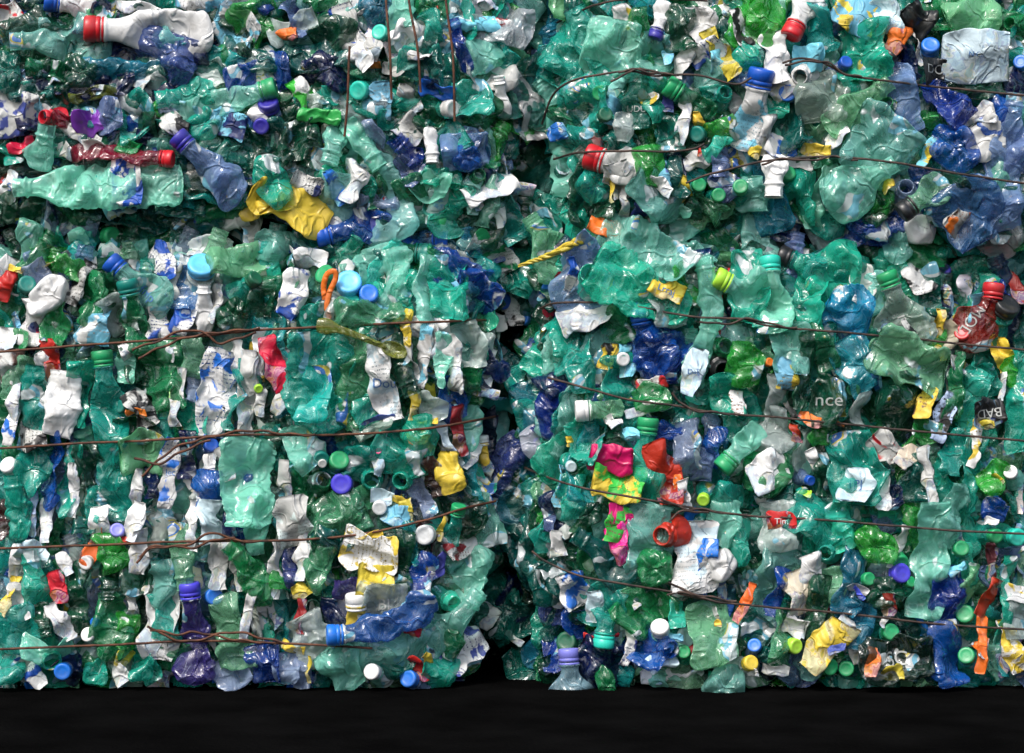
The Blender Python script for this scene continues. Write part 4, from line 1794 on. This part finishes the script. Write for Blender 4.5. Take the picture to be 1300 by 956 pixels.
# ---------------------------------------------------------------- setting: ground
def simple_mat(name, ca, cb, scale, rough, bump, bscale=None):
    m = bpy.data.materials.new(name)
    m.use_nodes = True
    nt = m.node_tree
    pb = nt.nodes['Principled BSDF']
    tc = N(nt, 'ShaderNodeTexCoord').outputs['Object']
    c = mixc(nt, ramp(nt, noise(nt, tc, scale, 6), .35, .7), ca, cb)
    nt.links.new(c, pb.inputs['Base Color'])
    pb.inputs['Roughness'].default_value = rough
    pb.inputs['Specular IOR Level'].default_value = 0.0
    b = N(nt, 'ShaderNodeBump')
    b.inputs['Strength'].default_value = bump
    b.inputs['Distance'].default_value = .004
    nt.links.new(noise(nt, tc, bscale or scale * 12, 4), b.inputs['Height'])
    nt.links.new(b.outputs[0], pb.inputs['Normal'])
    return m

g = new_mesh('ground', np.array([(-60, -60, 0), (60, -60, 0), (60, 60, 0), (-60, 60, 0)], float), np.array([(0, 1, 2, 3)]),
             simple_mat('black_tarmac', (.002, .002, .002), (.004, .004, .004), 9, 1.0, .6, 160), convert=False, smooth=False)
g['kind'] = 'structure'

# ---------------------------------------------------------------- pressed core of the bales
def core_mat():  # dark tones put the shade of the gaps into the core's colour
    m = bpy.data.materials.new('pressed_plastic_core')
    m.use_nodes = True
    nt = m.node_tree
    pb = nt.nodes['Principled BSDF']
    tc = N(nt, 'ShaderNodeTexCoord').outputs['Object']
    v = N(nt, 'ShaderNodeTexVoronoi', feature='F1')
    v.inputs['Scale'].default_value = 38
    nt.links.new(tc, v.inputs['Vector'])
    sp = N(nt, 'ShaderNodeSeparateColor')
    nt.links.new(v.outputs['Color'], sp.inputs[0])
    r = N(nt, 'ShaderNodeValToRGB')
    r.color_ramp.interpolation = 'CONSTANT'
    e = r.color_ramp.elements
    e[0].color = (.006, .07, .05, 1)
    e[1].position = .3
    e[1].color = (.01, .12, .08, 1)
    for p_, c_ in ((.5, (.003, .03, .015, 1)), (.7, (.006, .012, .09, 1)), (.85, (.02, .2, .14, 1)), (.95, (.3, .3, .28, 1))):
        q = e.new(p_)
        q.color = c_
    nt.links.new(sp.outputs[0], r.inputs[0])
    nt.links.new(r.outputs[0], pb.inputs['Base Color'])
    pb.inputs['Roughness'].default_value = .35
    nt.links.new(crinkle(nt, tc, .9, 45), pb.inputs['Normal'])
    return m

def core_box(x0, x1, y0, y1, df, db, seed, step=16):
    """closed box with a crumpled skin, corners (px) and front/back depth (mm)"""
    r = np.random.default_rng(seed)
    nx, ny, nz = max(2, int((x1 - x0) / step)), max(2, int((y1 - y0) / step)), max(2, int((df - db) / (step * 1.5)))
    X, Y, Z = np.linspace(x0, x1, nx), np.linspace(y0, y1, ny), np.linspace(df, db, nz)
    Ps, Fs, n = [], [], 0
    def sheet(A, B, f):
        nonlocal n
        G = np.array([[f(a, b) for b in B] for a in A]).reshape(-1, 3)
        Ps.append(G)
        Fs.append(grid_faces(len(A), len(B), False) + n)
        n += len(G)
    sheet(X, Y, lambda a, b: (a, b, df))
    sheet(X, Y[::-1], lambda a, b: (a, b, db))
    sheet(X, Z, lambda a, b: (a, y0, b))
    sheet(X, Z, lambda a, b: (a, y1, b))
    sheet(Y, Z, lambda a, b: (x0, a, b))
    sheet(Y, Z, lambda a, b: (x1, a, b))
    P = np.vstack(Ps)
    for ax_ in range(3):
        P[:, ax_] += crumple(P * np.array([1, 1, 1.0]), np.random.default_rng(seed + ax_), 5, 60)
    P[:, 1] = np.minimum(P[:, 1], GROUND_PY - 1)
    Q = np.empty_like(P)
    Q[:, 0] = (P[:, 0] - 650) * S
    Q[:, 1] = -P[:, 2] * S
    Q[:, 2] = (GROUND_PY - P[:, 1]) * S
    return Q, np.vstack(Fs)

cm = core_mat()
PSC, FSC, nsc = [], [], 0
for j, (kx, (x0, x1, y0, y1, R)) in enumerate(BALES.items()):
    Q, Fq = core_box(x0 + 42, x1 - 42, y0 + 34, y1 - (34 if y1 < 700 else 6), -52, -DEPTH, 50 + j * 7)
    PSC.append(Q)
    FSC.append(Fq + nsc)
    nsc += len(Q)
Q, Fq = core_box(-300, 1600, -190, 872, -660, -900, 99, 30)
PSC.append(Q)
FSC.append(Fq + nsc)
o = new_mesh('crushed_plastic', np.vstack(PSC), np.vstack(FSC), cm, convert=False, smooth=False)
o['kind'] = 'stuff'
o['label'] = 'dark tightly pressed plastic deep inside the bales'
o['category'] = 'crushed plastic'

# ---------------------------------------------------------------- the small pieces nobody could count
def region_angle(x, y, r):
    b = bale_of(x, y)
    if b == 'ul':
        return r.normal(3, 16) if x < 430 else r.normal(70, 40)
    if b == 'll':
        return r.normal(94, 17) if x < 480 else r.normal(80, 35)
    if b == 'ur':
        return r.normal(85, 38)
    return r.normal(90, 28)

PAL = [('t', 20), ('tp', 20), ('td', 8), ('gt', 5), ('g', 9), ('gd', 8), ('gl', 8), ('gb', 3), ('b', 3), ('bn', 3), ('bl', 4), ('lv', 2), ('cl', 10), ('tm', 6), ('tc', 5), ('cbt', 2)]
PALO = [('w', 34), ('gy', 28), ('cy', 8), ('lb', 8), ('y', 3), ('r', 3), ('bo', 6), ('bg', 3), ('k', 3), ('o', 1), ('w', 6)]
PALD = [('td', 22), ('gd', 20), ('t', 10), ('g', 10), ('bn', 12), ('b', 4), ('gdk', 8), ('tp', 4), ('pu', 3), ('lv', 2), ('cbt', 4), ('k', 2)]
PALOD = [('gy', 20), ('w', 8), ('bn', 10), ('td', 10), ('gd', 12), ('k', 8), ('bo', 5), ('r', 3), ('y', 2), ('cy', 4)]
PALR = [('t', 24), ('tp', 15), ('td', 9), ('g', 12), ('gd', 9), ('gl', 9), ('gb', 4), ('b', 4), ('bn', 3), ('bl', 4), ('cl', 7), ('tm', 7), ('tc', 7), ('cbt', 3)]
def pick(pal, r):
    wts = np.array([p[1] for p in pal], float)
    return pal[r.choice(len(pal), p=wts / wts.sum())][0]

def scatter(n_scale, dlo, dhi, smin, smax, opaque, seed, gap=False):
    r = np.random.default_rng(seed)
    Ps, Fs, Us, Cs, n = [], [], [], [], 0
    y = -60.0
    while y < 872:
        x = -120.0
        while x < 1420:
            px, py = x + r.uniform(-.5, .5) * n_scale, y + r.uniform(-.5, .5) * n_scale
            x += n_scale
            s_ = surf(px, min(py, 866))
            ingap = s_ < -110
            if gap != ingap:
                continue
            if s_ < -55 and not gap and (opaque or smin == 44) and r.uniform() < .75:
                continue
            if py > 862:
                py = 862 - r.uniform(0, 12)
            l = r.uniform(smin, smax)
            if opaque and px > 660 and r.uniform() < .35:
                continue
            if not gap and s_ < -75 and r.uniform() < .5:
                continue
            b_ = bale_of(px, py)
            long_ = (b_ == 'ul' and px < 430) or b_ == 'll'
            if long_:
                l *= 1.35 if b_ == 'ul' else 1.05
            w_ = l * (r.uniform(.2, .45) if long_ else r.uniform(.28, .7)) * (1.0 if not opaque else .62)
            ang = math.radians(region_angle(px, py, r))
            d = s_ + r.uniform(dlo, dhi)
            dx, dy = math.cos(ang) * l / 2, math.sin(ang) * l / 2
            if py + abs(dy) > 868:
                dy *= .4
            tl = r.uniform(-8, 8)
            p0, p1 = np.array([px - dx, py - dy, d + tl]), np.array([px + dx, py + dy, d - tl])
            isb = (not opaque) and r.uniform() < (.6 if l > 90 else .3) and l > 55
            P, F, uv = shell(p0, p1, w_, r, flat=.08 if opaque else r.uniform(.14, .28), bend=r.uniform(-.15, .15) * l, amp=1.5, lam=20, power=r.uniform(2.3, 6.5), jag=.16, roll=r.uniform(-.6, .6), res=4.2 if l < 60 else 4.8, neck=20 if isb else 0, neck_r=10.5, ribs=(not opaque and r.uniform() < .3))
            dark = gap or (b_ == 'ul' and px < 430 and r.uniform() < .8) or s_ < -45  # recess and gap shade painted as dark colours; upper left is its own tone
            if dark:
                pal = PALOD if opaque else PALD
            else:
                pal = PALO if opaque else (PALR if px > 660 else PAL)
            if b_ == 'ul' and px < 430 and (opaque or smax < 60) and r.uniform() < .45:
                continue
            col = COL[pick(pal, r)]
            h = r.uniform(.75, 1.25)
            cc = np.array([min(1, c_ * h * r.uniform(.9, 1.1)) for c_ in col] + [1.0])
            c = (p0 + p1) / 2
            Ps.append(P * S * np.array([1, 1, 1]) @ np.array([[1, 0, 0], [0, 0, -1], [0, -1, 0]]) + np.array(world(*c)))
            Fs.append(F + n)
            Us.append(uv)
            Cs.append(np.tile(cc, (len(P), 1)))
            n += len(P)
        y += n_scale
    return np.vstack(Ps), np.vstack(Fs), np.vstack(Us), np.vstack(Cs)

def stuff(name, parts, mat, label, cat):
    Ps, Fs, Us, Cs, n = [], [], [], [], 0
    for P, F, U, c in parts:
        Ps.append(P); Fs.append(F + n); Us.append(U); Cs.append(c)
        n += len(P)
    o = new_mesh(name, np.vstack(Ps), np.vstack(Fs), mat, None, np.vstack(Us), col=np.vstack(Cs), convert=False)
    o['kind'] = 'stuff'
    o['label'] = label
    o['category'] = cat
    return o

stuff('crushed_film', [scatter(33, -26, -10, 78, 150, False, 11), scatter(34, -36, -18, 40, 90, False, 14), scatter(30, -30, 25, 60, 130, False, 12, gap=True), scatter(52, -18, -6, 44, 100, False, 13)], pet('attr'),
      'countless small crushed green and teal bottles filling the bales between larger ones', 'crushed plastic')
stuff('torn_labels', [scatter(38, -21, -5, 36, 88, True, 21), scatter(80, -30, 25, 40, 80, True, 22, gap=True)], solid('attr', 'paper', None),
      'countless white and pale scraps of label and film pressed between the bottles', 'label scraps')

# ---------------------------------------------------------------- the pieces one can tell apart
for i, line in enumerate(l for l in DATA.strip().splitlines() if l.strip()):
    body, _, mark = line.partition('|')
    tok = body.split()
    k = tok[0]
    if k == 'B':
        ob, pos, area, col, cap = build_bottle(tok[1:], i)
        kind = 'plastic_bottle'
        p = list(map(float, tok[1:5]))
        ang = math.degrees(math.atan2(p[3] - p[1], p[2] - p[0]))
    elif k in 'FP':
        ob, pos, area, col, kind = build_pouch(k, tok[1:], i)
        cap, ang = None, float(tok[5]) + (90 if float(tok[4]) > float(tok[3]) else 0)
    else:
        ob, pos, area, col, kind = build_round(k, tok[1:], i)
        cap, ang = None, 0
    THINGS.append(dict(ob=ob, pos=pos, area=area, col=col, kind=kind, cap=cap, ang=ang % 180, mark=mark.strip(), pr=opts(tok).get('pr'), hard=opts(tok).get('kind') == 'hard'))

# yellow spoon
root = empty('spoon', world(458, 432, 42 + surf_h(458, 432)))
sp = smooth_path([(-52, -18, 8), (-36, -16, 12), (-10, -8, 12), (20, 4, 10), (32, 8, 8)], 4)
rad = np.interp(np.linspace(0, 1, len(sp)), [0, .12, .3, 1], [9, 11, 5, 3.2])
P, F = tube_mesh(sp, rad, 12)
P[:, 2] = (P[:, 2] - 10) * .5 + 10
m = solid('y', 'hard').copy()
m.name = 'olive_yellow_plastic'
for nd in m.node_tree.nodes:
    if nd.type == 'RGB':
        nd.outputs[0].default_value = (.20, .22, .03, 1)
m = pet('ol', False)
new_mesh('handle', P, F, m, root)
nr_, ns_ = 10, 28
RR, TT = np.meshgrid(np.linspace(.02, 1, nr_), np.linspace(0, 2 * math.pi, ns_, endpoint=False), indexing='ij')
top = np.stack([RR * np.cos(TT) * 17, RR * np.sin(TT) * 9.5, 7 * RR ** 2], -1).reshape(-1, 3)
bot = np.stack([RR[::-1] * np.cos(TT) * 17.6, RR[::-1] * np.sin(TT) * 10, 7 * RR[::-1] ** 2 - 1.6], -1).reshape(-1, 3)
P = rot2(np.vstack([top, bot]), 22) + np.array([42, 12, 4])
new_mesh('bowl', P, grid_faces(nr_ * 2, ns_), m, root)
root['label'] = 'olive yellow plastic spoon lying on the big teal jug'
root['category'] = 'spoon'

# orange strip and yellow rope
def strip(name, pts, wd, th, mat, lift=0):
    p = smooth_path(pts, 3)
    c = p.mean(0)
    P, F = tube_mesh(p - c, wd, 10)
    n = len(p)
    Pc = np.repeat(p - c, 10, axis=0)
    P[:, 2] = Pc[:, 2] + (P[:, 2] - Pc[:, 2]) * th
    P[:, 2] += .6 * np.sin(P[:, 1] * .9)
    o = new_mesh(name, P, F, mat)
    o.location = world(*c)
    return o
sf = surf(418, 370)
o = strip('strap', [(412, 380, 30 + sf), (411, 362, 34 + sf), (416, 348, 38 + sf), (425, 345, 38 + sf), (426, 354, 36 + sf), (419, 370, 36 + sf), (415, 388, 36 + sf), (418, 404, 34 + sf)], 3.6, .6, solid('o', 'hard'))
o['label'] = 'bright orange folded plastic strap hooked over the teal bottles'
o['category'] = 'strap'
pts = [(740, 304, 14), (715, 316, 8), (690, 327, -4), (658, 337, -20)]
root = empty('rope', world(700, 320, 0))
ps = smooth_path(pts, 2)
for k in range(3):
    t = np.linspace(0, 1, len(ps))
    ph = t * 15 + 1.2 * np.sin(t * 9) + k * 2 * math.pi / 3
    q = ps.copy()
    amp_ = 3.4 * (1 - .6 * t)
    q[:, 1] += amp_ * np.cos(ph)
    q[:, 2] += amp_ * np.sin(ph)
    P, F = tube_mesh(q - np.array([700, 320, 0]), (3.6 + .9 * np.sin(t * 23 + k)) * (1 - .7 * t), 8)
    new_mesh('strand', P, F, solid('y', 'hard'), root)
root['label'] = 'frayed yellow twisted rope end sticking into the dark gap'
root['category'] = 'rope'

# baling wires
wm = {1: wire_mat('rusty_wire', (.12, .045, .022), (.045, .018, .012)), 2: wire_mat('weathered_wire', (.075, .045, .035), (.022, .016, .015))}
for lab, wc, strands in WIRES:
    root = None
    for k, pts in enumerate(strands):
        p3 = []
        for (x, y) in pts:
            b = surf(x, y)
            p3.append((x, y, max(b, -110) + 38 + (2.5 if k else 0)))
        p = smooth_path(p3, 5)
        j = np.random.default_rng(int(pts[0][0]) + k * 31 + 900)
        p[:, 1] += .5 * np.cumsum(j.normal(0, .35, len(p))) * np.sin(np.linspace(0, math.pi, len(p)))
        if root is None:
            c = p.mean(0)
            root = empty('baling_wire', world(*c))
        # twisted pair for the ends
        if k:
            t = np.arange(len(p)) * .9
            p[:, 1] += 1.1 * np.sin(t + k)
            p[:, 2] += 1.4 * np.cos(t + k)
        P, F = tube_mesh(p - c, 1.45 if wc == 2 else 1.6, 7)
        new_mesh('strand' if k == 0 else 'twisted_end', P, F, wm[wc], root)
    root['label'] = lab
    root['category'] = 'wire'
    root['group'] = 'wires tied round the bales'

# ---------------------------------------------------------------- descriptions
ANCH = [(t['pos'], t['mark']) for t in THINGS if t['mark']] + [((458, 432), 'yellow spoon'), ((418, 372), 'orange strap'), ((700, 320), 'yellow rope end')]
def short(mk):
    for cut in (' lying', ' standing', ' pointing', ' near the', ' under the', ' on the top', ' over the', ' hanging', ' leaning', ' above the', ' at the', ' by the', ' with white letters', ' beside the', ' down the', ' on a teal', ' on the wire', ' tilted'):
        if cut in mk and len(mk.split()) > 4 and len(mk.split(cut)[0].split()) >= 4:
            mk = mk.split(cut)[0]
    return 'the ' + mk
def direction(a, b):
    dx, dy = a[0] - b[0], a[1] - b[1]
    if abs(dx) > 2.2 * abs(dy):
        return 'left of' if dx < 0 else 'right of'
    if abs(dy) > 2.2 * abs(dx):
        return 'above' if dy < 0 else 'below'
    return ('upper' if dy < 0 else 'lower') + (' left of' if dx < 0 else ' right of')
used = {}
NOUN = dict(crushed_bottle='crushed bottle', plastic_scrap='scrap', label_scrap='printed label scrap', cap='capped bottle end', neck='open bottle neck', base='round bottle base')
CATS = dict(plastic_bottle='bottle', crushed_bottle='crushed bottle', plastic_scrap='plastic scrap', label_scrap='label scrap', cap='bottle', neck='bottle', base='crushed bottle')
for t in THINGS:
    if t['mark']:
        lab = t['mark']
        if len(lab.split()) < 4:
            near = sorted(((t['pos'][0] - p[0]) ** 2 + (t['pos'][1] - p[1]) ** 2, p, m) for p, m in ANCH if m != t['mark'])[0]
            lab += ' ' + direction(t['pos'], near[1]) + ' ' + short(near[2])
        used[lab] = t
        t['label'] = lab
for t in THINGS:
    if t['mark']:
        continue
    cn = COLNAME[t['col']]
    size = 'large ' if t['area'] > 3800 else ('small ' if t['area'] < 750 and t['kind'] not in ('cap', 'neck') else '')
    pose = ''
    if t['kind'] in ('crushed_bottle', 'plastic_bottle', 'label_scrap', 'plastic_scrap') and t['area'] > 600:
        pose = 'upright ' if 62 < t['ang'] < 118 else ('flat-lying ' if t['ang'] < 22 or t['ang'] > 158 else 'slanting ')
    if t['kind'] == 'plastic_bottle':
        noun = 'bottle with ' + ('open neck' if t['cap'] == '-' else COLNAME[t['cap']] + ' cap')
    else:
        noun = NOUN[t['kind']]
    near = sorted(((t['pos'][0] - p[0]) ** 2 + (t['pos'][1] - p[1]) ** 2, p, m) for p, m in ANCH)
    cands = []
    for dd, p, m in near[:14]:
        j = 'just ' if dd < 45 ** 2 else ''
        for a_ in ((size, ''), (size, pose), ('', pose)):
            cands.append((a_[0] + a_[1] + cn + ' ' + noun + ', ' + j + direction(t['pos'], p) + ' ' + short(m)))
    for c_ in cands:
        if c_ not in used and 4 <= len(c_.replace(',', '').split()) <= 16:
            break
    t['label'] = c_
    used[c_] = t
for t in THINGS:
    t['ob']['label'] = t['label']
    t['ob']['category'] = CATS[t['kind']]
    t['ob']['group'] = {'plastic_bottle': 'bottles pressed in the bales', 'crushed_bottle': 'crushed bottles in the bales', 'plastic_scrap': 'plastic scraps in the bales',
                        'label_scrap': 'printed scraps in the bales', 'cap': 'bottles pressed in the bales', 'neck': 'bottles pressed in the bales', 'base': 'crushed bottles in the bales'}[t['kind']]
print('things', len(THINGS), 'bottles', sum(t['kind'] == 'crushed_bottle' for t in THINGS))
